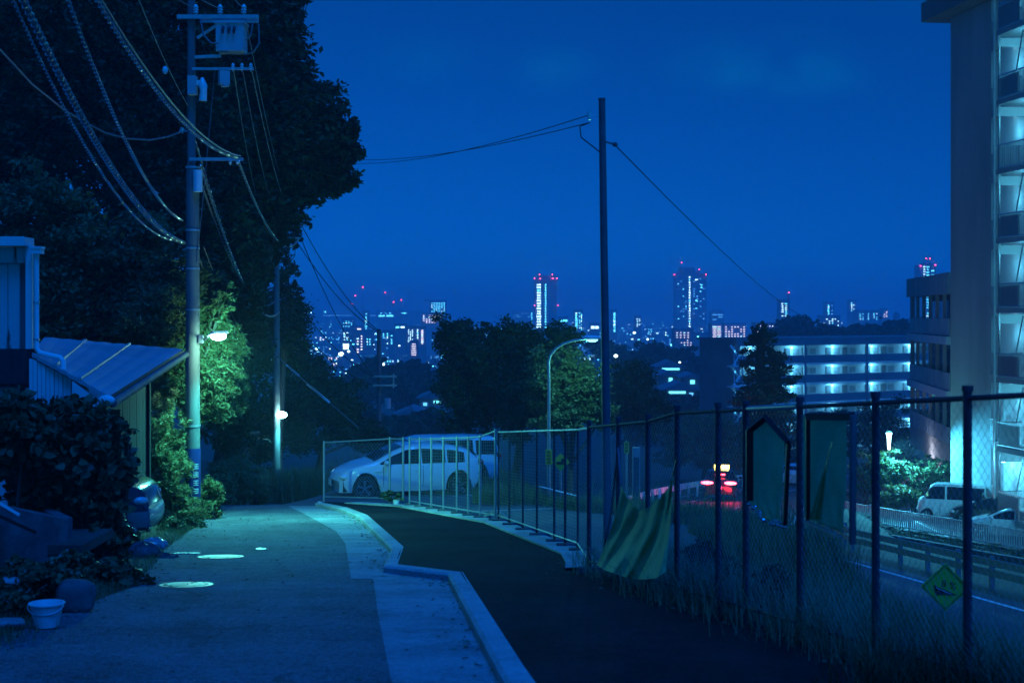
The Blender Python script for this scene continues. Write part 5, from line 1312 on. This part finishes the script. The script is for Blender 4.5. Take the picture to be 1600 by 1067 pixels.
m = MB(); q = 0.0
while q < fL:
    m.box(fp0+fdv*q+Vector((0, 0, -7.99)), (.055, .03, .76), rz=frz); q += .125
obj('slats', m, M['white_paint'], wf, kind='stuff')
for z_, nm in ((-7.60, 'top_rail'), (-8.32, 'bottom_rail')):
    m = MB(); m.bar(fp0+Vector((0, 0, z_)), fp0+fdv*fL+Vector((0, 0, z_)), .05); obj(nm, m, M['white_paint'], wf)
for q in np.arange(0, fL+.1, 2.5):
    m = MB(); m.box(fp0+fdv*float(q)+Vector((.06, .04, -8.0)), (.07, .07, .95), rz=frz); obj('post', m, M['white_paint'], wf)
# retaining wall under the hedge
mb = MB(); nf = Vector((-.86, -.51, 0))
for q in np.arange(0, fL, 2.0): mb.box(fp0+fdv*(float(q)+1)+nf*2.0+Vector((0, 0, -8.75)), (1.99, .25, .8), rz=frz)
obj('retaining_wall', mb, M['concrete_dark'], label='low dark retaining wall below the grassy hedge strip', cat='wall')

# ---------------------------------------------------------------- signs
WY = 18.7; wc = P(1477, 917, WY)
ws = thing('gradient_sign', 'yellow diamond warning sign reading 8 % beyond the fence', 'road sign', (wc.x, wc.y, gz(wc.x, wc.y)))
tl = Matrix.Rotation(R(-10), 3, 'Z')
def dia(r, y0, y1):
    m = MB(); pl = [wc+tl@Vector((r*sx_, 0, r*sz_)) for sx_, sz_ in ((0, 1), (1, 0), (0, -1), (-1, 0))]
    m.prism(pl, tl@Vector((0, y0, 0)), tl@Vector((0, y1, 0))); return m
m = MB(); m.tube([(wc.x, wc.y+.05, gz(wc.x, wc.y)-.2), (wc.x, wc.y+.05, wc.z+.3)], .035, 10); obj('post', m, M['galv'], ws, smooth=True)
pl_ = obj('plate', dia(.315, 0, .012), M['yellow_sign'], ws)
m = MB(); r = .285; cs = [(0, r), (r, 0), (0, -r), (-r, 0)]
for i in range(4):
    a, b = cs[i], cs[(i+1) % 4]
    m.bar(wc+tl@Vector((a[0], -.003, a[1])), wc+tl@Vector((b[0], -.003, b[1])), .006, .012, up=tl@Vector((0, 1, 0)))
obj('border', m, M['sign_black'], pl_)
m = MB(); m.prism([wc+tl@Vector((a, 0, b)) for a, b in ((-.15, .03), (.155, -.10), (-.12, -.105))], tl@Vector((0, -.006, 0)), tl@Vector((0, -.001, 0))); obj('wedge', m, M['sign_black'], pl_)
m = MB(); m.bar(wc+tl@Vector((-.12, -.008, -.005)), wc+tl@Vector((.07, -.008, -.085)), .006, .03, up=tl@Vector((0, 1, 0))); obj('wedge_stripe', m, M['white_paint'], pl_)
rot = (tl.to_4x4()@Matrix.Rotation(R(12), 4, 'Y')@Matrix.Rotation(R(90), 4, 'X')).to_euler()
text_obj('lettering', '8 %', .135, M['sign_black'], pl_, wc+tl@Vector((.045, -.004, .03)), rot)
# small plates beyond the fence
dY = 52.0; dc = P(876, 722, dY)
t = thing('warning_sign', 'yellow diamond sign half hidden by the thin fence posts below the curved lamp', 'road sign', (dc.x, dc.y, gz(dc.x, dc.y)))
m = MB(); m.prism([dc+Vector(v) for v in ((0, 0, .33), (.33, 0, 0), (0, 0, -.33), (-.33, 0, 0))], (0, 0, 0), (0, .02, 0)); pl_ = obj('plate', m, M['yellow_sign'], t)
m = MB(); m.box(dc+Vector((0, -.01, -.02)), (.3, .01, .1)); m.box(dc+Vector((.08, -.01, .08)), (.12, .01, .12)); obj('symbol', m, M['sign_black'], pl_)
m = MB(); m.tube([(dc.x, dc.y+.06, gz(dc.x, dc.y)-.1), (dc.x, dc.y+.06, dc.z+.25)], .035, 8); obj('post', m, M['galv'], t)
eY = 50.0; ec = P(979, 699, eY)
t = thing('notice_sign', 'small upright yellow notice on a post right of the tall steel pole', 'sign', (ec.x, ec.y, gz(ec.x, ec.y)))
m = MB(); m.box(ec, (.17, .02, .40)); pl_ = obj('plate', m, M['yellow_sign'], t)
rg = random.Random(9); st = []
for i in range(3): glyph(st, 0, .12-.12*i, .1, .08, rg, None)
m = MB()
for u0, v0, u1, v1 in st: m.bar(ec+Vector((u0, -.015, v0)), ec+Vector((u1, -.015, v1)), .014, .01)
obj('characters', m, M['sign_black'], pl_)
m = MB(); m.tube([(ec.x, ec.y+.05, gz(ec.x, ec.y)-.1), (ec.x, ec.y+.05, ec.z+.25)], .03, 8); obj('post', m, M['galv'], t)
fY = 51.0; fc = P(994, 715, fY)
t = thing('control_cabinet', 'grey upright roadside cabinet right of the small yellow notice', 'cabinet', (fc.x, fc.y, gz(fc.x, fc.y)))
m = MB(); zc0 = gz(fc.x, fc.y)-.1; zc1 = PZ(699, fY); m.box((fc.x, fc.y, (zc0+zc1)/2), (.26, .25, zc1-zc0)); obj('case', m, M['galv'], t)
m = MB(); m.box((fc.x, fc.y-.135, (zc0+zc1)/2), (.2, .02, (zc1-zc0)*.8)); obj('door', m, M['concrete_dark'], t)
mY = 48; mc = P(457, 752, mY)
m = MB(); m.box((mc.x, mc.y, mc.z), (.09, .05, .4)); m.box((mc.x, mc.y-.03, mc.z+.1), (.06, .01, .08))
obj('marker_post', m, M['white_paint'], label='small white marker stake in the tall grass right of the second utility pole', cat='marker')

rg2 = np.random.default_rng(91)
n = 800; yl = rg2.uniform(9, 33, n); side = rg2.integers(0, 4, n)
xl = np.where(side == 0, k_in(yl)-np.abs(rg2.normal(0, .12, n)), np.where(side == 1, r_left(yl)+np.abs(rg2.normal(0, .3, n)), np.where(side == 2, fence_x(yl)-np.abs(rg2.normal(.05, .25, n)), k_in(yl)-rg2.uniform(0, 3, n))))
zl = road_z(yl)+np.where(side == 2, .105, .016)
a = rg2.uniform(0, 6.28, n); L_ = rg2.uniform(.012, .034, n); c_, s_ = np.cos(a)*L_, np.sin(a)*L_
Vl = np.stack([np.stack([xl+c_, yl+s_, zl-.088*s_], 1), np.stack([xl-s_*.5, yl+c_*.5, zl+.012], 1), np.stack([xl-c_, yl-s_, zl+.088*s_], 1), np.stack([xl+s_*.5, yl-c_*.5, zl+.004], 1)], 1).reshape(-1, 3)
npobj('fallen_leaves', Vl, np.arange(4*n).reshape(-1, 4), mat('dry_leaf', (.10, .08, .04), .8, (.24, .2, .1), 9), kind='stuff', label='fallen leaves and grit along the kerb and path edges', cat='leaves')
# ---------------------------------------------------------------- clutter at the left
t = thing('concrete_planter', 'low grey concrete wall with a sloping top in the lower left corner', 'planter', P(60, 900, 15.2))
pa, pb, pc2 = P(-30, 800, 14.4), P(106, 812, 15.6), P(150, 800, 18)
m = MB(); gzl = float(road_z(15))
m.prism([Vector((pa.x, pa.y, gzl-.2)), Vector((pb.x, pb.y, gzl-.2)), pb, pa+Vector((0, 0, .1))], (0, 0, 0), (-.05, .16, 0)); obj('front_wall', m, M['concrete_dark'], t)
m = MB(); pb2 = Vector((pb.x-.75, pb.y+1.3, pb.z+.02)); m.prism([Vector((pb.x, pb.y+.17, gzl-.2)), Vector((pb2.x, pb2.y, gzl-.2)), pb2, pb+Vector((0, .17, 0))], (0, 0, 0), (-.14, 0, 0)); obj('side_wall', m, M['concrete_dark'], t)
m = MB(); m.box(((pa.x+pb.x)/2-.1, 15.9, pb.z-.28), (1.2, 1.2, .1)); obj('soil', m, M['dirt'], t)
m = MB(); m.bar(P(-25, 772, 14.3), P(27, 803, 14.5), .14, .03); obj('white_board', m, M['white_paint'], label='pale board leaning on top of the concrete planter wall', cat='board')
m = MB(); m.bar(P(-25, 795, 14.2), P(56, 832, 14.6), .03, .03); obj('dark_pipe', m, M['black'], label='thin dark pipe below the pale board on the planter', cat='pipe')
def rough_block(name, lab, c, size, rz, rx, mtl, seed, cat):
    rg = random.Random(seed); mt = Matrix.Rotation(rz, 3, 'Z')@Matrix.Rotation(rx, 3, 'Y')
    m = MB(); n = 6; rows = []
    for i in range(n*2+1):
        th = math.pi*i/(n*2); r = []
        for j in range(17):
            ph = 2*math.pi*j/16; v = Vector((math.sin(th)*math.cos(ph), math.sin(th)*math.sin(ph), math.cos(th)))
            v = Vector([math.copysign(abs(a)**.62, a) for a in v]); q = 1+.09*math.sin(3*ph+seed)*math.sin(2*th)+.05*math.sin(7*ph+4*th)
            r.append(Vector(c)+mt@Vector((v.x*size[0]/2*q, v.y*size[1]/2*q, v.z*size[2]/2)))
        rows.append(r)
    m.grid(rows); return obj(name, m, mtl, label=lab, cat=cat, smooth=True)
rough_block('concrete_slab', 'tilted concrete slab piece leaning at the end of the planter wall', P(108, 877, 14.6), (.24, .12, .2), .2, .75, M['concrete'], 1, 'concrete piece')
rough_block('boulder', 'rounded concrete lump beside the creeper and the pale bucket', P(118, 932, 13.2), (.36, .3, .32), .3, .1, M['concrete_dark'], 2, 'boulder')
rough_block('concrete_slab', 'flat pale slab lying at the very left edge', P(8, 903, 13.2), (.36, .3, .06), .1, .15, M['concrete'], 3, 'concrete piece')
rough_block('concrete_slab', 'flat pale slab near the corner grass tuft below the bucket', P(10, 972, 11.9), (.3, .25, .05), .3, .05, M['concrete'], 5, 'concrete piece')
bk = P(73, 978, 12.0)
t = thing('bucket', 'pale plastic bucket standing at the road edge in the lower left', 'bucket', bk)
m = MB(); m.grid([[bk+Vector((r*math.cos(a), r*math.sin(a), z)) for a in np.linspace(0, 2*math.pi, 25)] for r, z in ((.001, .005), (.095, 0), (.138, .185), (.15, .19), (.15, .20), (.132, .20), (.09, .02), (.001, .02))]); obj('body', m, M['pot'], t, smooth=True)
m = MB(); m.tube([bk+Vector((.15*math.cos(a), -.02+.15*math.sin(a)*.25-.14*abs(math.sin(a)), .185-.07*math.sin(a))) for a in np.linspace(0, math.pi, 13)], .006, 5); obj('handle', m, M['galv'], t)
def sack(lab, c, s, seed, mtl, name='sack', cat='sack'):
    rg = np.random.default_rng(seed); m = MB(); rows = []
    for i in range(15):
        th = math.pi*i/14; r = []
        for j in range(25):
            ph = 2*math.pi*j/24; q = 1+.10*math.sin(4*ph+seed+3*th)+.07*math.sin(9*ph-5*th+seed)
            r.append(Vector(c)+Vector((s[0]*math.sin(th)*math.cos(ph)*q, s[1]*math.sin(th)*math.sin(ph)*q, max(-s[2]*.6, s[2]*math.cos(th)*(1+.1*math.sin(5*ph+seed))))))
        rows.append(r)
    m.grid(rows); return obj(name, m, mtl, label=lab, cat=cat, smooth=True)
sack('crumpled blue grey sack lying at the road edge below the dark car', P(222, 866, 19.4), (.28, .2, .17), 1, M['blue_tarp'])
sack('shiny crumpled plastic bag on top of the sack below the dark car', P(240, 851, 19.9), (.19, .14, .10), 4, mat('shiny_plastic', (.22, .24, .25), .15, (.34, .36, .37), 9, bump=.9, bscale=18, coat=.8), 'plastic_bag', 'plastic bag')
sack('low flattened sack right of the crumpled one', P(262, 874, 19.2), (.18, .14, .09), 7, M['blue_tarp'])
for i, (px, py, Y) in enumerate([(1214, 925, 12.0), (1055, 912, 13.9), (500, 780, 33.6)]):
    pp = P(px, py, Y); pp.z = zg(pp.x, pp.y)-.02
    rough_block('stone', ['pale stone at the foot of the near fence below the house-shaped sheet', 'small pale stone at the fence foot right of the net', 'small stone at the far end of the kerb'][i], pp+Vector((0, 0, .02)), (.12, .09, .06), .4, .2, M['concrete'], 9+i, 'stone')
pp = P(621, 776, 32.4); 
t = thing('flower_pot', 'small pale plant pot with a little plant at the foot of the fence panel', 'plant pot', (pp.x, pp.y, zg(pp.x, pp.y)))
m = MB(); b_ = Vector((pp.x, pp.y-.25, zg(pp.x, pp.y))); m.tube([b_, b_+Vector((0, 0, .15))], [.06, .085], 14); obj('pot', m, M['pot'], t, smooth=True)
V, Q_ = leaves([(tuple(b_+Vector((-.12, 0, .22))), (.26, .16, .11), 1)], 380, .09, 77, .5); npobj('foliage', V, Q_, M['leaf_mid'], t)

# ---------------------------------------------------------------- the city
M['city'] = mat('city_concrete', (.20, .20, .21), .85, (.30, .30, .31), .02)
M['city_light'] = mat('city_pale', (.42, .42, .43), .85, (.5, .5, .5), .02)
WIN = {(k_, f): emit(f'{k_}_x{f}', c_, s_*f, False) for k_, c_, s_ in (('win_cool', (.12, .80, 1.0), 2.4), ('win_white', (.50, .92, 1.0), 2.7), ('win_warm', (.85, .78, .85), 2.0), ('win_dim', (.10, .45, .85), 1.1)) for f in (1, 2, 4)}
gfar = lambda Y: float(lower_z(Y))
def building(lab, px0, px1, ptop, Y, wins, cat='building', group=None, red=(), depth=None, mtl='city', crown=None, name='city_building', mast=None):
    x0, x1 = PX(px0, Y), PX(px1, Y); zt = PZ(ptop, Y); zb = gfar(Y); w = x1-x0; dp_ = depth or max(12, min(30, w))
    t = thing(name, lab, cat, ((x0+x1)/2, Y+dp_/2, zb), 0, group)
    m = MB(); m.box(((x0+x1)/2, Y+dp_/2, (zb+zt)/2), (w, dp_, zt-zb)); obj('wall', m, M[mtl], t)
    m = MB(); m.box(((x0+x1)/2, Y+dp_/2, zt+Y*.0006), (w*1.01, dp_*1.01, Y*.0012))
    for (a, b, c) in (crown or []): m.box(((PX(a, Y)+PX(b, Y))/2, Y+dp_/2, (zt+PZ(c, Y))/2+.2), (PX(b, Y)-PX(a, Y), dp_*.8, PZ(c, Y)-zt))
    obj('roof', m, M[mtl], t)
    rg = random.Random(hash(lab) % 1000+int(px0*7+Y)) if False else random.Random(int(px0*13+ptop*7+Y))
    by = {}; lift = 1 if Y < 800 else 2 if Y < 1450 else 4
    for (a, b, ya_, yb_, nc, nr, fw, fh, prob, mt) in wins:
        if nc > 2: nc = max(2, int(nc*.8)); prob *= .88
        for i in range(nr):
            for j in range(nc):
                if rg.random() > prob: continue
                cx_ = a+(b-a)*(j+.5)/nc; cy_ = ya_+(yb_-ya_)*(i+.5)/nr; ww = (b-a)/nc*min(fw, .95 if nc <= 2 else .42)*rg.uniform(.7, 1.15)/2; hh = (yb_-ya_)/nr*min(fh, .95 if nr <= 2 else .34)/2
                mq = by.setdefault(mt if rg.random() < .85 else {'win_warm': 'win_white', 'win_white': 'win_cool', 'win_cool': 'win_white', 'win_dim': 'win_cool'}[mt], MB())
                mq.box(((PX(cx_-ww, Y)+PX(cx_+ww, Y))/2, Y-.1, (PZ(cy_-hh, Y)+PZ(cy_+hh, Y))/2), (PX(cx_+ww, Y)-PX(cx_-ww, Y), .3, PZ(cy_-hh, Y)-PZ(cy_+hh, Y)))
    for k_, mq in by.items(): obj('lit_windows', mq, WIN[(k_, lift)], t, kind='stuff')
    if mast:
        m = MB(); m.bar((PX(mast[0], Y), Y+2, zt), (PX(mast[0], Y), Y+2, PZ(mast[1], Y)), .9); obj('mast', m, M[mtl], t)
    for rx_, ry_ in red:
        m = MB(); s = Y/F*1.0; m.ell((PX(rx_, Y), Y-1.0, PZ(ry_, Y)), (s, s, s*.9), 10, 6); l_ = obj('warning_light', m, M['avi_red'], t, smooth=True)
        if ry_ < ptop-1:
            m = MB(); m.bar((PX(rx_, Y), Y-1.0, zt-1), (PX(rx_, Y), Y-1.0, PZ(ry_, Y)), s*.25); obj('light_mast', m, M[mtl], t)
    return t
# landmark towers
building('hazy high-rise with red lights and wide bright windows left of the steel pole', 836, 870, 437, 1500,
    [(838.5, 845.5, 443, 513, 1, 17, 1, .5, 1, 'win_white'), (851, 854, 443, 513, 1, 17, .8, .45, 1, 'win_cool'), (858, 869, 446, 513, 3, 16, .5, .4, .14, 'win_cool')], 'high-rise',
    red=[(835, 435), (843, 429), (844, 435.5), (863, 429), (863.5, 435), (870.5, 435), (835, 477), (872, 477)], crown=[(842, 865, 431)], name='high_rise')
building('tallest hazy high-rise with stepped top and dotted windows right of the steel pole', 1056, 1103.5, 430, 1700,
    [(1076, 1079, 431, 520, 1, 22, .8, .45, 1, 'win_white'), (1084, 1100, 431, 500, 3, 17, .4, .4, .16, 'win_cool'), (1058, 1074, 434, 500, 5, 17, .5, .3, .28, 'win_dim'), (1082, 1102, 434, 500, 6, 17, .5, .3, .3, 'win_dim')], 'high-rise',
    red=[(1053.5, 429), (1065, 410.5), (1092, 421), (1103, 429)], crown=[(1060, 1094, 424), (1064, 1086, 418)], name='high_rise')
building('hazy high-rise with red lights rising behind the flat roofed apartment block', 1436, 1462, 416, 1300,
    [(1442.5, 1446, 415, 500, 1, 22, .9, .6, 1, 'win_white'), (1447.5, 1452, 415, 500, 1, 20, .9, .4, .9, 'win_cool'), (1455, 1460, 420, 480, 2, 9, .6, .4, .6, 'win_cool')], 'high-rise',
    red=[(1438, 415.5), (1447, 404), (1452.5, 404), (1461, 414)], crown=[(1444, 1456, 411)], name='high_rise')
building('hazy high-rise with one red light above the wooded rise left of the tall tower', 1218, 1234, 470, 1200,
    [(1220, 1231, 473, 508, 3, 11, .6, .5, .85, 'win_white')], 'high-rise', red=[(1232.5, 457)], mast=(1232.5, 458), name='high_rise')
building('pair of warm lit slab blocks just above the gallery block roof, narrower one', 1112, 1128, 508, 620, [(1113, 1127, 509, 531, 2, 7, .8, .5, 1, 'win_warm')], mtl='city_light')
building('pair of warm lit slab blocks just above the gallery block roof, wider one', 1131, 1166, 507, 640, [(1132, 1165, 509, 531, 9, 6, .55, .6, .95, 'win_warm')], mtl='city_light')
building('warm lit slab block at the foot of the tallest high-rise', 1054, 1084, 516, 700, [(1055, 1078, 518, 529, 6, 3, .6, .6, .9, 'win_warm'), (1062, 1082, 530, 541, 5, 3, .6, .6, .9, 'win_warm')])
building('pale building with a rounded lit crown right of the tallest high-rise', 1111, 1131, 489, 1300, [(1112, 1130, 490, 501, 3, 3, .9, .4, .8, 'win_dim')], crown=[(1114, 1128, 484)], mtl='city_light')
building('dotted slab just left of the steel pole foot', 897, 911, 486, 1500, [(898, 903, 488, 516, 1, 11, .7, .5, 1, 'win_cool'), (904, 910, 488, 516, 2, 11, .5, .4, .7, 'win_cool')])
building('small bright-fronted building left of the steel pole', 922, 937, 507, 1200, [(923, 936, 509, 514, 2, 1, .9, .8, 1, 'win_white')])
building('slim dotted building just right of the steel pole', 954, 964, 486, 1500, [(958, 962, 488, 519, 1, 12, .8, .5, 1, 'win_cool')])
building('short dotted building between the steel pole and the tallest high-rise', 992, 1002, 495, 1400, [(994, 1001, 497, 511, 2, 5, .6, .5, .9, 'win_white')])
building('low wide lit building left of the first high-rise', 872, 888, 497, 1300, [(872.5, 887, 499, 503, 3, 1, .8, .8, 1, 'win_cool')])
building('pale low block left of the first high-rise beyond the valley trees', 800, 832, 487, 1900, [(801, 831, 488, 497, 12, 3, .4, .3, .5, 'win_dim'), (830, 832, 488, 508, 1, 8, .8, .5, 1, 'win_cool')], mtl='city_light')
building('office block with cool rows of windows above the valley trees', 671, 697, 471, 1800, [(673, 696, 472, 488, 8, 5, .7, .4, .8, 'win_cool')], crown=[(662, 671, 468)])
building('warm lit housing slab just left of the valley trees', 658, 692, 491, 1000, [(660, 691, 492, 505, 9, 5, .6, .5, .9, 'win_warm')], mtl='city_light')
building('dark block with dotted bright columns above the wooded hollow', 636, 664, 512, 800, [(637, 646, 514, 535, 4, 7, .5, .5, .85, 'win_white'), (651, 654, 514, 535, 1, 8, .7, .5, 1, 'win_white'), (657.5, 662, 515, 538, 1, 9, .8, .6, 1, 'win_warm')])
building('squat warm lit block below the dotted columns above the wooded hollow', 641, 651, 534, 620, [(643, 650, 536, 556, 1, 6, 1, .5, 1, 'win_warm')])
building('slim dotted tower above the left end of the city', 568, 576, 488, 1400, [(569, 575, 489, 517, 1, 12, .6, .5, .9, 'win_cool')])
building('bright window stack near the left end of the city', 535, 547, 517, 900, [(536, 545, 519, 532, 3, 6, .6, .5, .8, 'win_white'), (536, 545, 537, 546, 1, 2, .9, .9, 1, 'win_white')])
building('dark block with scattered windows beside the far utility pole', 550, 582, 518, 850, [(556, 568, 523, 552, 2, 7, .4, .4, .6, 'win_warm'), (572, 580, 524, 540, 2, 4, .4, .4, .5, 'win_cool')])
building('teal tinted block right of the far utility pole', 595, 616, 518, 900, [(596, 615, 520, 538, 4, 6, .35, .5, .6, 'win_cool')])
building('tilted-roof lit block left of the slim dotted tower', 534, 552, 500, 1200, [(535, 551, 501, 511, 6, 4, .5, .5, .7, 'win_cool')])
building('warm fronted hall below the slim dotted tower', 549, 567, 511, 1000, [(550, 565, 513, 520, 3, 2, .9, .8, 1, 'win_warm')])
building('long low lit terminal at the left end of the city', 455, 500, 486, 2400, [(460, 488, 487, 490, 9, 1, .7, .8, 1, 'win_cool'), (498, 525, 486, 489, 6, 1, .3, .8, .6, 'win_cool')], cat='hall')
building('long low lit hall in the middle of the left skyline', 588, 660, 488, 2300, [(592, 620, 488.5, 490, 5, 1, .95, .8, 1, 'win_cool'), (590, 616, 492, 495, 2, 1, .98, .7, 1, 'win_cool'), (626, 635, 488.5, 490, 2, 1, .9, .8, 1, 'win_cool'), (630, 658, 492.5, 494.5, 3, 1, .9, .6, .8, 'win_dim')], cat='hall')
building('long faintly lit viaduct crossing the left skyline', 458, 660, 492.2, 2600, [(458, 660, 492.4, 493.3, 2, 1, .99, .7, 1, 'win_dim')], cat='viaduct', depth=10, name='viaduct')
building('bright lit hall below the long viaduct', 616, 634, 508, 1000, [(617, 633, 510, 512.5, 2, 1, .9, .9, 1, 'win_white')])
building('dotted tower in the gap above the gallery block, left one', 1290, 1303, 474, 1500, [(1293, 1296, 476, 500, 1, 9, .8, .4, .9, 'win_cool'), (1298, 1302, 476, 500, 1, 9, .7, .4, .8, 'win_dim')])
building('lit housing cluster above the gallery block roof', 1283, 1313, 495, 1100, [(1285, 1312, 497, 510, 8, 4, .5, .5, .7, 'win_white')])
building('wider lit housing cluster right of the dotted tower above the gallery block', 1340, 1374, 487, 1400, [(1342, 1372, 489, 500, 9, 4, .5, .5, .7, 'win_cool')])
building('slim lit tower above the gallery block', 1327, 1338, 470, 1700, [(1329, 1336, 472, 490, 2, 6, .5, .4, .7, 'win_white')])
building('small tower beside the flat roofed apartment block', 1378, 1388, 484, 1400, [(1380, 1387, 486, 496, 2, 5, .6, .5, .9, 'win_warm')])
building('twin dark chimneys beside the flat roofed apartment block', 1402, 1406, 493, 1100, [], crown=[(1403, 1405, 488)])
building('lit block between the wooded rise and the conifer', 1180, 1216, 506, 900, [(1182, 1214, 508, 520, 9, 4, .45, .5, .7, 'win_warm')])
building('bright shopfront low at the foot of the tallest high-rise', 1086, 1112, 522, 800, [(1088, 1098, 525, 528, 3, 1, .7, .9, 1, 'win_cool')])
# the many small hazy blocks of the plain
rg = random.Random(21)
for i in range(190):
    px = rg.uniform(440, 1440); Y = rg.choice([750, 900, 1100, 1300, 1600, 2000, 2500]); w = rg.uniform(8, 26)*900/Y+4
    gp_ = HY+(EYE-gfar(Y))/Y*F; h = rg.uniform(8, 26)*1000/Y+3
    mt = rg.choice(['win_cool', 'win_cool', 'win_cool', 'win_white', 'win_dim', 'win_dim', 'win_warm'])
    top_ = max(gp_-h, 487)
    where = 'left of the far utility pole' if px < 585 else 'between the far utility pole and the valley trees' if px < 690 else 'behind the valley trees' if px < 835 else 'left of the steel pole' if px < 940 else 'between the steel pole and the tallest high-rise' if px < 1056 else 'just right of the tallest high-rise' if px < 1200 else 'above the gallery block roof'
    tone = {'win_cool': 'cool blue', 'win_white': 'white', 'win_warm': 'warm pinkish', 'win_dim': 'dim blue'}[mt]
    building(f"{'broad' if w > 16 else 'small'} {'low' if h < 14 else 'taller'} block with {tone} windows {where}", px, px+w, top_, Y, [(px+1, px+w-1, top_+1, min(gp_, 556), max(2, int(w/3.2)), max(2, int((min(gp_, 556)-top_)/3.4)), .5, .5, rg.uniform(.3, .65), mt)], group='small city blocks on the plain')
rg = random.Random(33)
for mk in ('win_cool', 'win_white', 'win_dim'):
    mq = MB()
    for i in range({'win_cool': 620, 'win_white': 240, 'win_dim': 480}[mk]):
        Y = math.exp(rg.uniform(math.log(420), math.log(3200))); px = rg.uniform(440, 1440); z = gfar(Y)+rg.uniform(3, 22)*(1 if Y > 800 else .5)
        sz = rg.uniform(.35, .75)*Y/1000; mq.box((PX(px, Y), Y, z), (sz*rg.choice([1, 1, 2.4]), .3, sz))
    obj('city_lights', mq, WIN[(mk, 2)], kind='stuff', label={'win_cool': 'scattered cool blue pinpoint lights over the city plain', 'win_white': 'scattered white pinpoint lights over the city plain', 'win_dim': 'scattered dim blue pinpoint lights over the city plain'}[mk], cat='city lights')
# red lights of distant masts on the left skyline
for i, (px, py, l) in enumerate([(555, 462, 'leftmost low mast'), (567, 449, 'tallest mast at the left of the skyline'), (550, 475, 'lowest mast at the left of the skyline'), (602, 457, 'lone mast in the middle of the left skyline'), (615, 472, 'shorter of the two masts left of the office block'), (627, 469, 'taller of the two masts left of the office block')]):
    Y = 2000; t = thing('radio_mast', f'hazy red-lit {l}', 'mast', (PX(px, Y), Y, gfar(Y)))
    m = MB(); m.tube([(PX(px, Y), Y, gfar(Y)), (PX(px, Y), Y, PZ(py, Y))], [1.0, .25], 6); obj('lattice', m, M['city'], t)
    m = MB(); m.ell((PX(px, Y), Y, PZ(py, Y)), (1.0, 1.0, 1.0), 8, 6); obj('warning_light', m, M['avi_red'], t)
# houses in the valley with dim windows and lights
def house_far(lab, px, py, w, Y, win, seed):
    x = PX(px, Y); zb = gz(x, Y)-.2; zt = PZ(py, Y)
    t = thing('valley_house', lab, 'house', (x, Y, zb), 0, 'houses in the valley')
    m = MB(); m.box((x, Y+4, (zb+zt)/2), (w, 8, zt-zb)); obj('wall', m, M['city'], t)
    m = MB(); m.prism([(x-w/2-.5, Y-.5, zt), (x+w/2+.5, Y-.5, zt), (x, Y-.5, zt+w*.25)], (0, 0, 0), (0, 9, 0)); obj('roof', m, M['dark_wall'], t)
    for i, (dx, dz, ww, hh, mt) in enumerate(win):
        m = MB(); m.box((x+dx, Y-.05, zt-dz), (ww, .2, hh)); obj('window', m, M[mt], t)
for a in [('long roofed house with a bright eave strip in the wooded rise', 1048, 574, 5.2, 262, [(0, .3, 3.2, .35, 'win_cool')], 1),
          ('house with a bright side window left of the gallery block end wall', 1044, 587, 3.4, 238, [(.4, .9, .6, 1.1, 'win_cool')], 2),
          ('house with a small white light beside the gallery block end wall', 1082, 590, 3.0, 230, [(0, .7, .7, .6, 'win_cool')], 3),
          ('house with a reddish window in the wooded rise', 1087, 602, 2.4, 233, [(-.6, .5, .35, .35, 'win_warm')], 4),
          ('lower house with a pale lit wall in the wooded rise', 1064, 609, 5.0, 222, [(-.6, .4, 2.6, .35, 'win_cool'), (1.6, .8, .6, .7, 'win_dim')], 5),
          ('house with a faint lit front in the wooded hollow below the valley trees', 676, 622, 3.6, 190, [(.6, .5, .9, .3, 'win_cool'), (-1.0, .8, .5, .4, 'win_dim')], 6),
          ('house with tiny lights low in the wooded hollow', 640, 648, 3.4, 180, [(-.6, .5, .25, .2, 'win_white'), (.8, .8, .4, .3, 'win_dim')], 7)]:
    house_far(*a)
# far street lights
for i, (px, py, Y, s, l) in enumerate([(471, 533, 500, 1.3, 'at the left edge of the city'), (533, 553, 420, 1.6, 'brightest at the edge of the wooded hollow'), (598.5, 569, 330, .9, 'just right of the far utility pole'), (578, 662, 130, .35, 'low beside the far pole foot'), (624, 540, 600, .9, 'above the wooded hollow'), (962, 556, 190, .55, 'just right of the steel pole among leaves'), (991, 520, 900, 2.0, 'by the short dotted building'), (1012, 530, 900, 1.6, 'left of the warm lit slab block'), (937, 532, 900, 1.3, 'just left of the steel pole'), (1062, 566, 300, .5, 'in the wooded rise'), (495, 545, 480, .9, 'upper left above the dark tree'), (545, 549, 450, .9, 'next to the brightest one')]):
    x = PX(px, Y); zb = gz(x, Y); t = thing('far_street_light', f'tiny far street light {l}', 'street lamp', (x, Y, zb))
    m = MB(); m.tube([(x, Y, zb), (x, Y, PZ(py, Y))], [s*.12, s*.06], 6); obj('pole', m, M['city'], t)
    m = MB(); m.ell((x, Y-.2, PZ(py, Y)), (s*.5, s*.5, s*.4), 8, 6); obj('lamp', m, M['win_white'], t)

# ---------------------------------------------------------------- haze
HAZE = 8e-4
if HAZE:
    mb = MB(); mb.box((0, 4000, 6), (8200, 8160, 124))     # z -56 .. 68
    hm = bpy.data.materials.new('haze'); hm.use_nodes = True; t = hm.node_tree; t.nodes.clear()
    v = N(t, 'ShaderNodeVolumePrincipled'); v.inputs['Density'].default_value = HAZE; v.inputs['Color'].default_value = (.9, .95, 1, 1); v.inputs['Anisotropy'].default_value = -.1
    o = N(t, 'ShaderNodeOutputMaterial'); t.links.new(v.outputs[0], o.inputs['Volume'])
    obj('haze', mb, hm, kind='stuff')
